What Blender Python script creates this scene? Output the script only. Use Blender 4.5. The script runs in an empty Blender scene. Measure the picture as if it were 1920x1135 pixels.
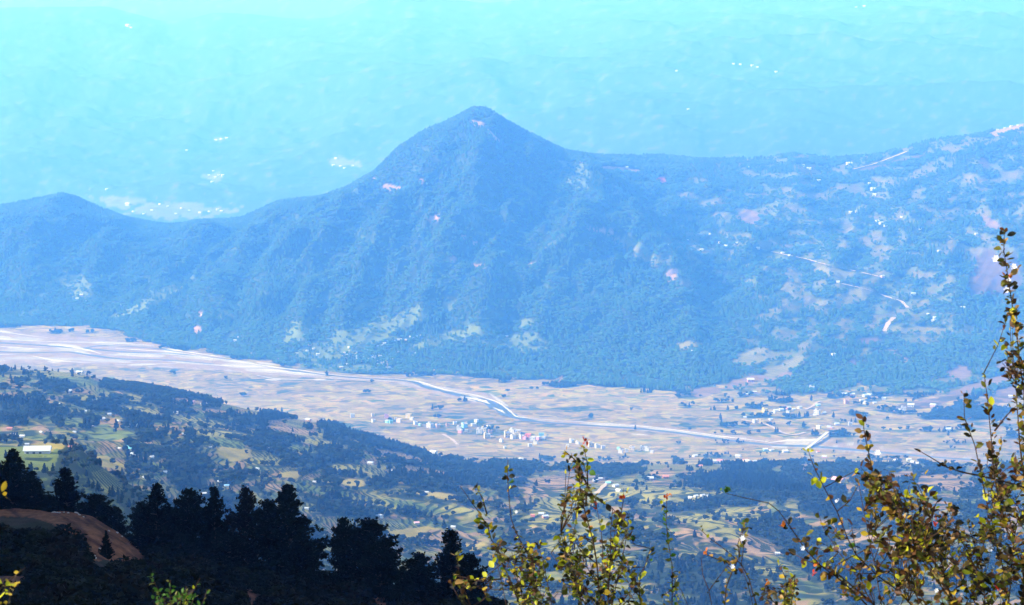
import bpy, math, random
import numpy as np
from mathutils import Vector, Matrix

random.seed(7)
RNG = np.random.default_rng(11)
scene = bpy.context.scene
COL = scene.collection

# ------------------------------------------------------------------ camera, sky, sun, exposure
F = 4517.0                      # focal length in photograph pixels (1920 wide)
CX, CY = 960.0, 567.5
TH = math.atan(CY / F)          # the camera looks down so that the horizon is at the upper frame edge
cam_d = bpy.data.cameras.new('camera')
cam_d.sensor_fit = 'HORIZONTAL'
cam_d.sensor_width = 36.0
cam_d.lens = 36.0 * F / 1920.0
cam_d.clip_start = 0.1
cam_d.clip_end = 90000.0
cam_d.dof.use_dof = True
cam_d.dof.focus_distance = 4000.0
cam_d.dof.aperture_fstop = cam_d.lens / 3.0
cam = bpy.data.objects.new('camera', cam_d)
COL.objects.link(cam)
cam.location = (0, 0, 0)
cam.rotation_euler = (math.pi / 2 - TH, 0, 0)
scene.camera = cam

SUN_EL, SUN_AZ = math.radians(33), math.radians(-97)     # azimuth from the view direction (+Y), clockwise
sun_dir = Vector((math.sin(SUN_AZ) * math.cos(SUN_EL), math.cos(SUN_AZ) * math.cos(SUN_EL), math.sin(SUN_EL)))
world = bpy.data.worlds.new('World')
scene.world = world
world.use_nodes = True
wn = world.node_tree
for n in list(wn.nodes):
    wn.nodes.remove(n)
w_out = wn.nodes.new('ShaderNodeOutputWorld')
w_bg = wn.nodes.new('ShaderNodeBackground')
w_sky = wn.nodes.new('ShaderNodeTexSky')
w_sky.sky_type = 'NISHITA'
w_sky.sun_disc = False
w_sky.sun_elevation = SUN_EL
w_sky.sun_rotation = SUN_AZ
w_sky.altitude = 1500
w_bg.inputs['Strength'].default_value = 0.14
wn.links.new(w_sky.outputs[0], w_bg.inputs[0])
wn.links.new(w_bg.outputs[0], w_out.inputs[0])

sun_d = bpy.data.lights.new('sun', 'SUN')
sun_d.energy = 4.0
sun_d.angle = math.radians(0.53)
sun_d.color = (1.0, 0.95, 0.88)
sun = bpy.data.objects.new('sun', sun_d)
COL.objects.link(sun)
sun.rotation_euler = (-sun_dir).to_track_quat('-Z', 'Y').to_euler()

vs = scene.view_settings
vs.view_transform = 'Standard'
vs.look = 'None'
vs.exposure = 1.45
vs.gamma = 1.0
vs.use_curve_mapping = False
HAZE_COLOR = (0.088, 0.335, 0.99)
HAZE_DENSITY = 0.88e-4
scene.cycles.max_bounces = 5
scene.cycles.diffuse_bounces = 2
scene.cycles.glossy_bounces = 1
scene.cycles.transmission_bounces = 2
scene.cycles.transparent_max_bounces = 6
scene.cycles.volume_bounces = 2
scene.cycles.use_denoising = True
scene.render.filter_size = 1.6

# ------------------------------------------------------------------ small helpers
_ang = np.arange(4096) * (2 * math.pi / 4096)
_CT = np.cos(_ang).astype(np.float32); _ST = np.sin(_ang).astype(np.float32)
_PERM = np.random.default_rng(5).permutation(4096).astype(np.int32)
def vdot(dx, dy, ix, iy, seed):
    h = _PERM[(_PERM[(ix + seed * 131) & 4095] + iy) & 4095]
    return _CT[h] * dx + _ST[h] * dy

def perlin(x, y, seed=0):
    x = np.asarray(x); y = np.asarray(y)
    ix = np.floor(x).astype(np.int32); iy = np.floor(y).astype(np.int32)
    fx = (x - ix).astype(np.float32); fy = (y - iy).astype(np.float32)
    u = fx * fx * fx * (fx * (fx * 6 - 15) + 10)
    v = fy * fy * fy * (fy * (fy * 6 - 15) + 10)
    a = vdot(fx, fy, ix, iy, seed); b = vdot(fx - 1, fy, ix + 1, iy, seed)
    c = vdot(fx, fy - 1, ix, iy + 1, seed); d = vdot(fx - 1, fy - 1, ix + 1, iy + 1, seed)
    return ((a + (b - a) * u) + ((c + (d - c) * u) - (a + (b - a) * u)) * v) * 1.5

def fbm(x, y, seed=0, octv=4, ridged=False):
    s = 0; amp = 0.5; tot = 0
    for o in range(octv):
        n = perlin(x * 2 ** o, y * 2 ** o, seed + o * 17)
        if ridged:
            n = 1 - 2 * np.abs(n)
        s = s + n * amp; tot += amp; amp *= 0.5
    return s / tot

def sstep(a, b, x):
    t = np.clip((x - a) / (b - a), 0, 1)
    return t * t * (3 - 2 * t)

def slope_of(py):
    """Z/Y of the ray through photograph row py"""
    cy = -(np.asarray(py, float) - CY) / F
    return (-math.sin(TH) + cy * math.cos(TH)) / (math.cos(TH) + cy * math.sin(TH))

def ray_a(px, py):
    cy = -(py - CY) / F
    return ((px - CX) / F) / (math.cos(TH) + cy * math.sin(TH))

def project(X, Y, Z):
    d = Y * math.cos(TH) - Z * math.sin(TH)
    u = Y * math.sin(TH) + Z * math.cos(TH)
    return CX + F * X / d, CY - F * u / d

def pt(px, py, Y):
    return Vector((ray_a(px, py) * Y, Y, float(slope_of(py)) * Y))

def crv(pairs):
    xs, ys = zip(*pairs)
    return lambda q: np.interp(q, xs, ys)

def smooth1(v, w):
    if w < 1: return v
    k = np.exp(-0.5 * (np.arange(-3 * w, 3 * w + 1) / w) ** 2); k /= k.sum()
    return np.convolve(np.pad(v, 3 * w, mode='edge'), k, 'valid')

def in_poly(px, py, poly):
    inside = np.zeros(px.shape, bool)
    n = len(poly)
    for i in range(n):
        x0, y0 = poly[i]; x1, y1 = poly[(i + 1) % n]
        c = ((y0 > py) != (y1 > py))
        with np.errstate(divide='ignore', invalid='ignore'):
            xi = (x1 - x0) * (py - y0) / ((y1 - y0) if y1 != y0 else 1e-9) + x0
        inside ^= c & (px < xi)
    return inside

# ------------------------------------------------------------------ materials
def new_mat(name):
    m = bpy.data.materials.new(name)
    m.use_nodes = True
    nt = m.node_tree
    for n in list(nt.nodes):
        nt.nodes.remove(n)
    out = nt.nodes.new('ShaderNodeOutputMaterial')
    return m, nt, out

def N(nt, typ, **kw):
    n = nt.nodes.new(typ)
    for k, v in kw.items():
        setattr(n, k, v)
    return n

def mathn(nt, op, a, b=None, c=None):
    n = N(nt, 'ShaderNodeMath', operation=op)
    for i, v in enumerate((a, b, c)):
        if v is None: continue
        if isinstance(v, (int, float)): n.inputs[i].default_value = v
        else: nt.links.new(v, n.inputs[i])
    return n.outputs[0]

def mixc(nt, fac, a, b, blend='MIX'):
    n = N(nt, 'ShaderNodeMix', data_type='RGBA', blend_type=blend)
    if isinstance(fac, (int, float)): n.inputs[0].default_value = fac
    else: nt.links.new(fac, n.inputs[0])
    for i, v in ((6, a), (7, b)):
        if isinstance(v, tuple): n.inputs[i].default_value = (*v[:3], 1)
        else: nt.links.new(v, n.inputs[i])
    return n.outputs[2]

def ramp(nt, fac, stops, interp='LINEAR'):
    n = N(nt, 'ShaderNodeValToRGB')
    cr = n.color_ramp
    cr.interpolation = interp
    while len(cr.elements) > 1: cr.elements.remove(cr.elements[-1])
    cr.elements[0].position = stops[0][0]; cr.elements[0].color = (*stops[0][1], 1)
    for p, c in stops[1:]:
        e = cr.elements.new(p); e.color = (*c, 1)
    nt.links.new(fac, n.inputs[0])
    return n.outputs[0]

def noise_tex(nt, vec, scale, detail=3, rough=0.55):
    n = N(nt, 'ShaderNodeTexNoise')
    n.inputs['Scale'].default_value = scale
    n.inputs['Detail'].default_value = detail
    n.inputs['Roughness'].default_value = rough
    if vec is not None: nt.links.new(vec, n.inputs['Vector'])
    return n.outputs[0]

def principled(nt, out, color, rough=0.9, spec=0.1):
    b = N(nt, 'ShaderNodeBsdfPrincipled')
    if isinstance(color, tuple): b.inputs['Base Color'].default_value = (*color[:3], 1)
    else: nt.links.new(color, b.inputs['Base Color'])
    b.inputs['Roughness'].default_value = rough
    b.inputs['Specular IOR Level'].default_value = spec
    nt.links.new(b.outputs[0], out.inputs['Surface'])
    return b

def simple_mat(name, col, var=0.25, scale=3.0, rough=0.85, spec=0.15, obj_var=0.0, bump=0.0):
    m, nt, out = new_mat(name)
    tc = N(nt, 'ShaderNodeTexCoord')
    nz = noise_tex(nt, tc.outputs['Object'], scale, 4)
    c = ramp(nt, nz, [(0.25, tuple(v * (1 - var) for v in col)), (0.75, tuple(min(1, v * (1 + var)) for v in col))])
    if obj_var:
        oi = N(nt, 'ShaderNodeObjectInfo')
        hs = N(nt, 'ShaderNodeHueSaturation')
        nt.links.new(c, hs.inputs['Color'])
        nt.links.new(mathn(nt, 'ADD', mathn(nt, 'MULTIPLY', oi.outputs['Random'], 2 * obj_var), 1 - obj_var), hs.inputs['Value'])
        nt.links.new(mathn(nt, 'ADD', mathn(nt, 'MULTIPLY', oi.outputs['Random'], 0.06), 0.47), hs.inputs['Hue'])
        c = hs.outputs[0]
    b = principled(nt, out, c, rough, spec)
    if bump:
        bp = N(nt, 'ShaderNodeBump'); bp.inputs['Strength'].default_value = bump
        nt.links.new(nz, bp.inputs['Height']); nt.links.new(bp.outputs[0], b.inputs['Normal'])
    return m

def leaf_mat(name, col, back=0.35, var=0.25, scale=40):
    m, nt, out = new_mat(name)
    tc = N(nt, 'ShaderNodeTexCoord')
    nz = noise_tex(nt, tc.outputs['Object'], scale, 3)
    c = ramp(nt, nz, [(0.3, tuple(v * (1 - var) for v in col)), (0.7, tuple(min(1, v * (1 + var)) for v in col))])
    b = N(nt, 'ShaderNodeBsdfPrincipled')
    nt.links.new(c, b.inputs['Base Color'])
    b.inputs['Roughness'].default_value = 0.55
    b.inputs['Specular IOR Level'].default_value = 0.25
    t = N(nt, 'ShaderNodeBsdfTranslucent')
    nt.links.new(c, t.inputs['Color'])
    mx = N(nt, 'ShaderNodeMixShader'); mx.inputs[0].default_value = back
    nt.links.new(b.outputs[0], mx.inputs[1]); nt.links.new(t.outputs[0], mx.inputs[2])
    nt.links.new(mx.outputs[0], out.inputs['Surface'])
    return m

def land_material():
    """cover.rgb = land cover colour, cover.a = 1 plain cover / 0 field mosaic, terr = terraced"""
    m, nt, out = new_mat('land')
    at = N(nt, 'ShaderNodeAttribute', attribute_name='cover')
    te = N(nt, 'ShaderNodeAttribute', attribute_name='terr')
    geo = N(nt, 'ShaderNodeNewGeometry')
    pos = geo.outputs['Position']
    # field mosaic
    mp = N(nt, 'ShaderNodeMapping'); mp.inputs['Rotation'].default_value = (0, 0, 0.35)
    mp.inputs['Scale'].default_value = (1 / 110.0, 1 / 80.0, 0)
    wob = N(nt, 'ShaderNodeTexNoise'); wob.inputs['Scale'].default_value = 0.006; wob.inputs['Detail'].default_value = 3
    nt.links.new(pos, wob.inputs['Vector'])
    vadd = N(nt, 'ShaderNodeVectorMath', operation='MULTIPLY_ADD')
    nt.links.new(wob.outputs['Color'], vadd.inputs[0]); vadd.inputs[1].default_value = (160, 160, 0)
    nt.links.new(pos, vadd.inputs[2])
    nt.links.new(vadd.outputs[0], mp.inputs['Vector'])
    vo = N(nt, 'ShaderNodeTexVoronoi'); vo.inputs['Scale'].default_value = 1.0
    nt.links.new(mp.outputs[0], vo.inputs['Vector'])
    vo2 = N(nt, 'ShaderNodeTexVoronoi'); vo2.inputs['Scale'].default_value = 3.3
    nt.links.new(mp.outputs[0], vo2.inputs['Vector'])
    sp = N(nt, 'ShaderNodeSeparateColor'); nt.links.new(vo.outputs['Color'], sp.inputs[0])
    sp2 = N(nt, 'ShaderNodeSeparateColor'); nt.links.new(vo2.outputs['Color'], sp2.inputs[0])
    big = noise_tex(nt, pos, 0.0022, 3)
    k = mathn(nt, 'ADD', mathn(nt, 'MULTIPLY', sp.outputs[0], 0.30), mathn(nt, 'MULTIPLY', sp2.outputs[1], 0.46))
    k = mathn(nt, 'ADD', k, mathn(nt, 'MULTIPLY_ADD', big, 1.3, -0.52))
    fld = ramp(nt, k, [(0.14, (0.03, 0.05, 0.012)), (0.26, (0.10, 0.085, 0.02)), (0.38, (0.27, 0.18, 0.04)), (0.46, (0.09, 0.07, 0.025)),
                       (0.55, (0.25, 0.165, 0.04)), (0.64, (0.30, 0.25, 0.02)), (0.76, (0.34, 0.21, 0.05)), (0.86, (0.11, 0.13, 0.022)), (0.96, (0.04, 0.07, 0.018))])
    voe = N(nt, 'ShaderNodeTexVoronoi', feature='DISTANCE_TO_EDGE'); voe.inputs['Scale'].default_value = 3.3
    nt.links.new(mp.outputs[0], voe.inputs['Vector'])
    edge = ramp(nt, voe.outputs['Distance'], [(0.0, (0, 0, 0)), (0.09, (1, 1, 1))])
    eb = N(nt, 'ShaderNodeSeparateColor'); nt.links.new(edge, eb.inputs[0])
    fld = mixc(nt, mathn(nt, 'MULTIPLY', mathn(nt, 'SUBTRACT', 1.0, eb.outputs[0]), 0.5), fld, (0.12, 0.14, 0.07))
    base = mixc(nt, at.outputs['Alpha'], fld, at.outputs['Color'])
    # terraces: grassy risers between the cropped steps
    sx = N(nt, 'ShaderNodeSeparateXYZ'); nt.links.new(pos, sx.inputs[0])
    wz = mathn(nt, 'MULTIPLY_ADD', noise_tex(nt, pos, 0.012, 2), 3.0, sx.outputs[2])
    fr = mathn(nt, 'FRACT', mathn(nt, 'DIVIDE', wz, 2.6))
    st = N(nt, 'ShaderNodeMapRange'); st.inputs[1].default_value = 0.60; st.inputs[2].default_value = 0.72
    nt.links.new(fr, st.inputs[0])
    bank = mixc(nt, 0.95, base, (0.018, 0.030, 0.010))
    base = mixc(nt, mathn(nt, 'MULTIPLY', st.outputs[0], te.outputs['Fac']), base, bank)
    # patchy brightness
    n1 = noise_tex(nt, pos, 0.02, 5, 0.65)
    n2 = noise_tex(nt, pos, 0.18, 3, 0.6)
    v = mathn(nt, 'ADD', mathn(nt, 'MULTIPLY', n1, 0.9), mathn(nt, 'MULTIPLY', n2, 0.6))
    hs = N(nt, 'ShaderNodeHueSaturation'); nt.links.new(base, hs.inputs['Color'])
    nt.links.new(mathn(nt, 'ADD', v, 0.27), hs.inputs['Value'])
    b = principled(nt, out, hs.outputs[0], 0.95, 0.05)
    return m

def near_material():
    m, nt, out = new_mat('near_soil')
    at = N(nt, 'ShaderNodeAttribute', attribute_name='cover')
    geo = N(nt, 'ShaderNodeNewGeometry')
    n1 = noise_tex(nt, geo.outputs['Position'], 0.6, 6, 0.65)
    n2 = noise_tex(nt, geo.outputs['Position'], 4.0, 4, 0.6)
    hs = N(nt, 'ShaderNodeHueSaturation'); nt.links.new(at.outputs['Color'], hs.inputs['Color'])
    nt.links.new(mathn(nt, 'ADD', mathn(nt, 'MULTIPLY', n1, 1.1), mathn(nt, 'MULTIPLY', n2, 0.8)), hs.inputs['Value'])
    b = principled(nt, out, hs.outputs[0], 0.95, 0.05)
    bp = N(nt, 'ShaderNodeBump'); bp.inputs['Strength'].default_value = 0.8; bp.inputs['Distance'].default_value = 0.3
    nt.links.new(n2, bp.inputs['Height']); nt.links.new(bp.outputs[0], b.inputs['Normal'])
    return m

LAND = land_material()
SOIL = near_material()

# ------------------------------------------------------------------ scene-object helpers
def mesh_np(name, V, Q):
    """mesh from numpy verts (n,3) and quads/tris (m,k)"""
    me = bpy.data.meshes.new(name)
    k = Q.shape[1]
    me.vertices.add(len(V)); me.vertices.foreach_set('co', np.ascontiguousarray(V, np.float32).ravel())
    me.loops.add(Q.size); me.loops.foreach_set('vertex_index', np.ascontiguousarray(Q, np.int32).ravel())
    me.polygons.add(len(Q))
    me.polygons.foreach_set('loop_start', np.arange(0, Q.size, k, dtype=np.int32))
    me.update(calc_edges=True)
    return me

def link(name, data, parent=None, **props):
    o = bpy.data.objects.new(name, data)
    COL.objects.link(o)
    if parent is not None: o.parent = parent
    for k, v in props.items(): o[k] = v
    return o

def smooth(me):
    me.polygons.foreach_set('use_smooth', np.ones(len(me.polygons), bool))

class MB:
    """collects shapes into one mesh"""
    def __init__(s): s.v = []; s.f = []
    def box(s, x0, x1, y0, y1, z0, z1):
        b = len(s.v)
        s.v += [(x0, y0, z0), (x1, y0, z0), (x1, y1, z0), (x0, y1, z0), (x0, y0, z1), (x1, y0, z1), (x1, y1, z1), (x0, y1, z1)]
        s.f += [tuple(b + i for i in q) for q in ((0, 3, 2, 1), (4, 5, 6, 7), (0, 1, 5, 4), (1, 2, 6, 5), (2, 3, 7, 6), (3, 0, 4, 7))]
        return s
    def poly(s, vs_, fs):
        b = len(s.v); s.v += [tuple(v) for v in vs_]; s.f += [tuple(b + i for i in f) for f in fs]; return s
    def tube(s, pts, rad, n=6):
        b = len(s.v); P = [Vector(p) for p in pts]
        for i, p in enumerate(P):
            d = (P[min(i + 1, len(P) - 1)] - P[max(i - 1, 0)]).normalized()
            a = d.cross(Vector((0.31, 0.9, 0.17))).normalized(); c = d.cross(a)
            for k in range(n):
                t = 2 * math.pi * k / n
                s.v.append(tuple(p + (a * math.cos(t) + c * math.sin(t)) * rad[i]))
        for i in range(len(P) - 1):
            for k in range(n):
                s.f.append((b + i * n + k, b + i * n + (k + 1) % n, b + (i + 1) * n + (k + 1) % n, b + (i + 1) * n + k))
        s.f.append(tuple(b + k for k in reversed(range(n)))); s.f.append(tuple(b + (len(P) - 1) * n + k for k in range(n)))
        return s
    def mesh(s, name, mat=None, shade=False):
        me = bpy.data.meshes.new(name); me.from_pydata(s.v, [], s.f); me.update()
        if mat: me.materials.append(mat)
        if shade: smooth(me)
        return me

# ------------------------------------------------------------------ the land: one height field, curvilinear grid
VALLEY = -1250.0
G = -VALLEY / 840.0          # stretch of everything from the valley outwards
cols = np.concatenate([np.arange(-520, -60, 20), np.arange(-60, 1980, 3.0), np.arange(1980, 2441, 20)]).astype(float)
NC = len(cols)

foot_y = crv([(-600, 590), (0, 611), (120, 612), (200, 618), (260, 640), (330, 652), (400, 664), (480, 676), (560, 690), (640, 700), (700, 704),
              (800, 702), (900, 706), (1040, 719), (1200, 728), (1290, 737), (1500, 741), (2500, 741)])
ridge_y = crv([(-600, 420), (-100, 395), (0, 388), (60, 378), (95, 371), (120, 366), (145, 372), (170, 384), (230, 409), (290, 420), (330, 425), (370, 416),
               (400, 415), (450, 412), (490, 396), (530, 379), (560, 375), (600, 372), (640, 360), (700, 326), (745, 281), (790, 251), (850, 226), (872, 212),
               (884, 204), (896, 203), (912, 206), (960, 235), (1010, 262), (1060, 285), (1100, 292), (1200, 296), (1240, 293), (1300, 300), (1380, 300),
               (1440, 296), (1490, 288), (1560, 298), (1640, 292), (1700, 278), (1760, 262), (1820, 255), (1870, 245), (1920, 232), (2100, 190), (2500, 170)])
ridge_Y = lambda q: G * ridge_Y0(q)
ridge_Y0 = crv([(-600, 8000), (0, 7800), (330, 7700), (500, 7400), (640, 7100), (890, 6950), (1060, 7200), (1240, 7600), (1560, 7700), (1920, 7600), (2500, 7700)])

def cst(v): return lambda q: np.full(np.shape(q), float(v))
# (Y curve, photograph-row curve or ('z', curve), rows to the next node, noise amplitude, smoothing)
nodes = [
 (cst(480), ('z', cst(-190)), 10, 0, 8),
 (cst(950), crv([(-600, 1100), (300, 1150), (600, 1250), (900, 1350), (2400, 1400)]), 26, 8, 12),
 (cst(1250), crv([(-600, 930), (0, 915), (100, 930), (200, 960), (300, 1000), (420, 1050), (560, 1110), (800, 1250), (2400, 1350)]), 60, 8, 8),
 (cst(1550), crv([(-600, 835), (0, 838), (60, 838), (110, 834), (150, 842), (180, 870), (230, 903), (290, 934), (400, 985), (560, 1045), (700, 1115), (900, 1220), (2400, 1300)]), 24, 3, 4),
 (cst(1950), crv([(-600, 900), (0, 900), (100, 890), (200, 940), (300, 980), (400, 1030), (560, 1080), (700, 1130), (900, 1190), (2400, 1230)]), 50, 14, 12),
 (cst(2300), crv([(-600, 855), (0, 860), (150, 860), (250, 900), (400, 955), (560, 1000), (700, 1050), (900, 1110), (1500, 1130), (2400, 1130)]), 160, 16, 12),
 (cst(3000), crv([(-600, 780), (0, 790), (300, 830), (560, 880), (800, 950), (1000, 985), (1500, 995), (2400, 995)]), 210, 26, 12),
 (cst(4600), crv([(-600, 690), (0, 692), (100, 694), (170, 703), (200, 718), (300, 730), (400, 752), (480, 770), (560, 787), (640, 803), (700, 824), (780, 848), (860, 868), (1000, 878), (1500, 880), (2400, 885)]), 40, 4, 3),
 (cst(4580 * G), ('z', cst(VALLEY + 2)), 150, 0, 0),
 (lambda q: VALLEY / slope_of(foot_y(q)), ('z', cst(VALLEY)), 150, 0, 3),
 ('mid', None, 160, 170, 0),
 (ridge_Y, ridge_y, 8, 4, 2),
 (lambda q: ridge_Y(q) + 800 * G, ('rel', -320 * G), 10, 30, 8),
 (cst(9600 * G), crv([(-600, 470), (0, 480), (300, 560), (900, 600), (1000, 520), (1100, 400), (1300, 370), (2500, 350)]), 14, 35, 6),
 (cst(11000 * G), crv([(-600, 430), (0, 450), (500, 450), (900, 400), (1100, 318), (1400, 300), (1920, 285), (2500, 280)]), 40, 60, 20),
 (cst(13500 * G), crv([(-600, 360), (0, 372), (300, 374), (600, 340), (900, 255), (1100, 215), (1500, 190), (1920, 170), (2500, 160)]), 55, 190, 20),
 (cst(16000 * G), crv([(-600, 230), (0, 250), (300, 290), (500, 250), (800, 165), (1000, 140), (1500, 100), (1920, 80), (2500, 70)]), 55, 270, 20),
 (cst(19500 * G), crv([(-600, 90), (0, 110), (200, 130), (400, 140), (650, 95), (900, 75), (1200, 50), (1920, 20), (2500, 10)]), 40, 190, 20),
 (cst(22500 * G), crv([(-600, 10), (0, 15), (200, 12), (260, 28), (320, 46), (400, 24), (470, 27), (560, 38), (620, 36), (660, 18), (690, 0), (760, -6), (870, 2), (910, 6), (980, 0), (1060, -2), (1200, -15), (1920, -30), (2500, -35)]), 8, 10, 3),
 (cst(25500 * G), crv([(-600, 45), (2500, 25)]), 14, 40, 10),
 (cst(33000 * G), crv([(-600, -16), (500, -14), (600, -12), (760, -16), (2500, -20)]), 6, 10, 8),
 (cst(37000 * G), ('z', cst(-400)), 0, 0, 0),
]
nodeY = []; nodeZ = []; nodeA = []
for i, (fy, fz, nr, amp, sm) in enumerate(nodes):
    nodeA.append(amp)
    if fy == 'mid':
        nodeY.append(None); nodeZ.append(None); continue
    Yk = fy(cols)
    if isinstance(fz, tuple) and fz[0] == 'z': Zk = fz[1](cols)
    elif isinstance(fz, tuple) and fz[0] == 'rel': Zk = nodeZ[-1] + fz[1]
    else: Zk = slope_of(fz(cols)) * Yk
    nodeY.append(smooth1(Yk, sm) if sm and i in (9,) else Yk)
    nodeZ.append(smooth1(Zk, sm))
FOOT, MIDM, RIDGE = 9, 10, 11
# the point half way up the mountain: a little concave in the middle, with a forested spur standing forward
tm = 0.5
spur = G * (55 * np.exp(-((cols - 1150) / 105) ** 2) + 30 * np.exp(-((cols - 600) / 80) ** 2) - 25 * np.exp(-((cols - 960) / 70) ** 2) - 20 * np.exp(-((cols - 1330) / 70) ** 2))
nodeY[MIDM] = nodeY[FOOT] * (1 - tm) + nodeY[RIDGE] * tm
nodeZ[MIDM] = nodeZ[FOOT] * 0.56 + nodeZ[RIDGE] * 0.44 + spur
KY = np.array(nodeY); KZ = np.array(nodeZ)
# monotone cubic along every column
def pchip_cols(ky, kz, rows_per):
    K, C = ky.shape
    h = np.diff(ky, axis=0); d = np.diff(kz, axis=0) / h
    m = np.zeros_like(kz)
    m[0] = d[0]; m[-1] = d[-1]
    w1 = 2 * h[1:] + h[:-1]; w2 = h[1:] + 2 * h[:-1]
    same = d[:-1] * d[1:] > 0
    with np.errstate(divide='ignore', invalid='ignore'):
        mm = (w1 + w2) / (w1 / d[:-1] + w2 / d[1:])
    m[1:-1] = np.where(same, mm, 0)
    Y = []; Z = []; R = []; A = []
    for k in range(K - 1):
        n = rows_per[k]
        last = (k == K - 2)
        for j in range(n + (1 if last else 0)):
            t = j / n
            Y.append(ky[k] + h[k] * t)
            t2 = t * t; t3 = t2 * t
            Z.append((2 * t3 - 3 * t2 + 1) * kz[k] + (t3 - 2 * t2 + t) * h[k] * m[k] + (-2 * t3 + 3 * t2) * kz[k + 1] + (t3 - t2) * h[k] * m[k + 1])
            R.append(k + t)
            ts = t * t * (3 - 2 * t)
            A.append(nodeA[k] * (1 - ts) + nodeA[k + 1] * ts)
    return np.array(Y), np.array(Z), np.array(R), np.array(A)

rows_per = [n[2] for n in nodes]
GY, GZ, GR, GA = pchip_cols(KY, KZ, rows_per)
NR = len(GR)
acol = ((cols - CX) / F)[None, :] / (math.cos(TH) - slope_of(600) * 0 + 0 * cols[None, :])
# X so that the column stays on its photograph column: px depends a little on the row
GPYa = GZ / GY
dd = math.cos(TH) - GPYa * math.sin(TH)
GX = GY * dd * ((cols - CX) / F)[None, :]
# relief noise
kk = GR[:, None] + 0 * cols[None, :]
PX0 = PY0 = None
def rowfbm(k0, k1, fx, fy, seed, octv, ridged=False):
    r0 = int(np.searchsorted(GR, k0)); r1 = int(np.searchsorted(GR, k1))
    o = np.zeros((NR, NC), np.float32)
    o[r0:r1] = fbm(fx[r0:r1], fy[r0:r1], seed, octv, ridged)
    return o
n_mid = rowfbm(0, FOOT + .2, GX / 320, GY / 320, 3, 5) * 1.2
n_mtn = 0.35 * rowfbm(FOOT - .3, RIDGE + 1.3, (GX - 0.4 * GY) / (150 * G), GY / (520 * G), 27, 3, True) + 0.6 * rowfbm(FOOT - .3, RIDGE + 1.3, (GX - 0.55 * GY) / (330 * G), GY / (900 * G), 21, 4, True) + 0.5 * rowfbm(FOOT - .3, RIDGE + 1.3, GX / (120 * G), GY / (160 * G), 33, 4)
n_far = rowfbm(RIDGE, 99, (GX + 0.3 * GY) / (2100 * G), GY / (2600 * G), 51, 6, True) + 0.25 * rowfbm(RIDGE, 99, GX / 600, GY / 600, 55, 3)
wm = sstep(FOOT - 0.2, FOOT + 0.1, kk); wf = sstep(RIDGE + 0.4, RIDGE + 1.2, kk)
NOI = (n_mid * (1 - wm) + n_mtn * wm) * (1 - wf) + n_far * wf
def pl_dist(pts):
    d = np.full(PX0.shape, 1e9, np.float32)
    for (x0, y0), (x1, y1) in zip(pts[:-1], pts[1:]):
        vx, vy = x1 - x0, y1 - y0
        t = np.clip(((PX0 - x0) * vx + (PY0 - y0) * vy) / (vx * vx + vy * vy), 0, 1)
        d = np.minimum(d, np.hypot(PX0 - x0 - t * vx, PY0 - y0 - t * vy))
    return d
def spurs(k0, k1, lines, h, w):
    global PX0, PY0
    r0 = int(np.searchsorted(GR, k0)); r1 = int(np.searchsorted(GR, k1))
    PX0, PY0 = project(GX[r0:r1], GY[r0:r1], GZ[r0:r1])
    t = np.clip((GR[r0:r1] - k0) / (k1 - k0), 0, 1)[:, None]
    env = np.clip(np.minimum(t, 1 - t) * 5, 0, 1)
    wob = 9 * fbm(PX0 / 50, PY0 / 50, 61, 3)
    out = np.zeros(PX0.shape)
    for L in lines:
        d = np.abs(pl_dist(L) + wob)
        out = np.maximum(out, 1 / (1 + (d / w) ** 2))
    GZ[r0:r1] += (out - 0.35) * h * env * (1 - 0.5 * sstep(1180, 1400, cols)[None, :])
spurs(FOOT, RIDGE, [[(745, 281), (690, 350), (640, 430), (585, 540), (560, 640)], [(860, 222), (810, 330), (770, 420), (700, 520), (640, 620)], [(930, 215), (905, 330), (880, 430), (830, 520), (790, 600)], [(1010, 262), (985, 350), (960, 440), (920, 540), (900, 640)],
    [(1100, 292), (1110, 380), (1125, 432), (1060, 520), (1010, 620)], [(1125, 432), (1200, 470), (1260, 530), (1300, 640), (1310, 700)], [(530, 379), (490, 450), (440, 540), (390, 610)], [(400, 415), (360, 480), (310, 560), (260, 610)], [(230, 409), (200, 480), (170, 560)], [(120, 366), (80, 450), (50, 540)], [(640, 360), (570, 450), (510, 560), (470, 640)],
    [(1300, 300), (1330, 380), (1400, 470), (1420, 560)], [(1490, 288), (1500, 380), (1560, 470), (1560, 600), (1500, 690)], [(1640, 292), (1680, 380), (1740, 460), (1790, 560)], [(1820, 255), (1840, 350), (1880, 450)]], 62, 24)
spurs(RIDGE + 2.2, RIDGE + 6.9, [[(690, 0), (600, 90), (520, 190), (470, 290)], [(800, 0), (760, 90), (700, 180), (640, 260)], [(900, 5), (1000, 130), (1090, 190), (1200, 230), (1300, 280)], [(1140, 185), (1250, 130), (1400, 110), (1600, 170), (1800, 230), (1900, 300)], [(1920, 60), (1700, 140), (1560, 210), (1450, 280)],
    [(300, 48), (230, 160), (130, 270)], [(400, 25), (430, 150), (380, 260), (330, 330)], [(120, 20), (90, 140), (30, 260)], [(1050, 0), (1150, 60), (1280, 100)], [(1300, 0), (1420, 60), (1560, 90)], [(1600, 0), (1740, 60), (1900, 90)], [(880, 120), (930, 200), (980, 240)]], 75, 30)
calm = 1 - 0.55 * sstep(1180, 1400, cols)[None, :] * ((kk > FOOT) & (kk < RIDGE))
GZ = GZ + NOI * GA[:, None] * calm
# tree-scale roughness of the ground on the wooded faces is left to the trees themselves
valley = (kk >= 8) & (kk <= FOOT)
GZ = np.where(valley, GZ + 0.6 * rowfbm(8, FOOT, GX / 60, GY / 60, 77, 2), GZ)
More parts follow.
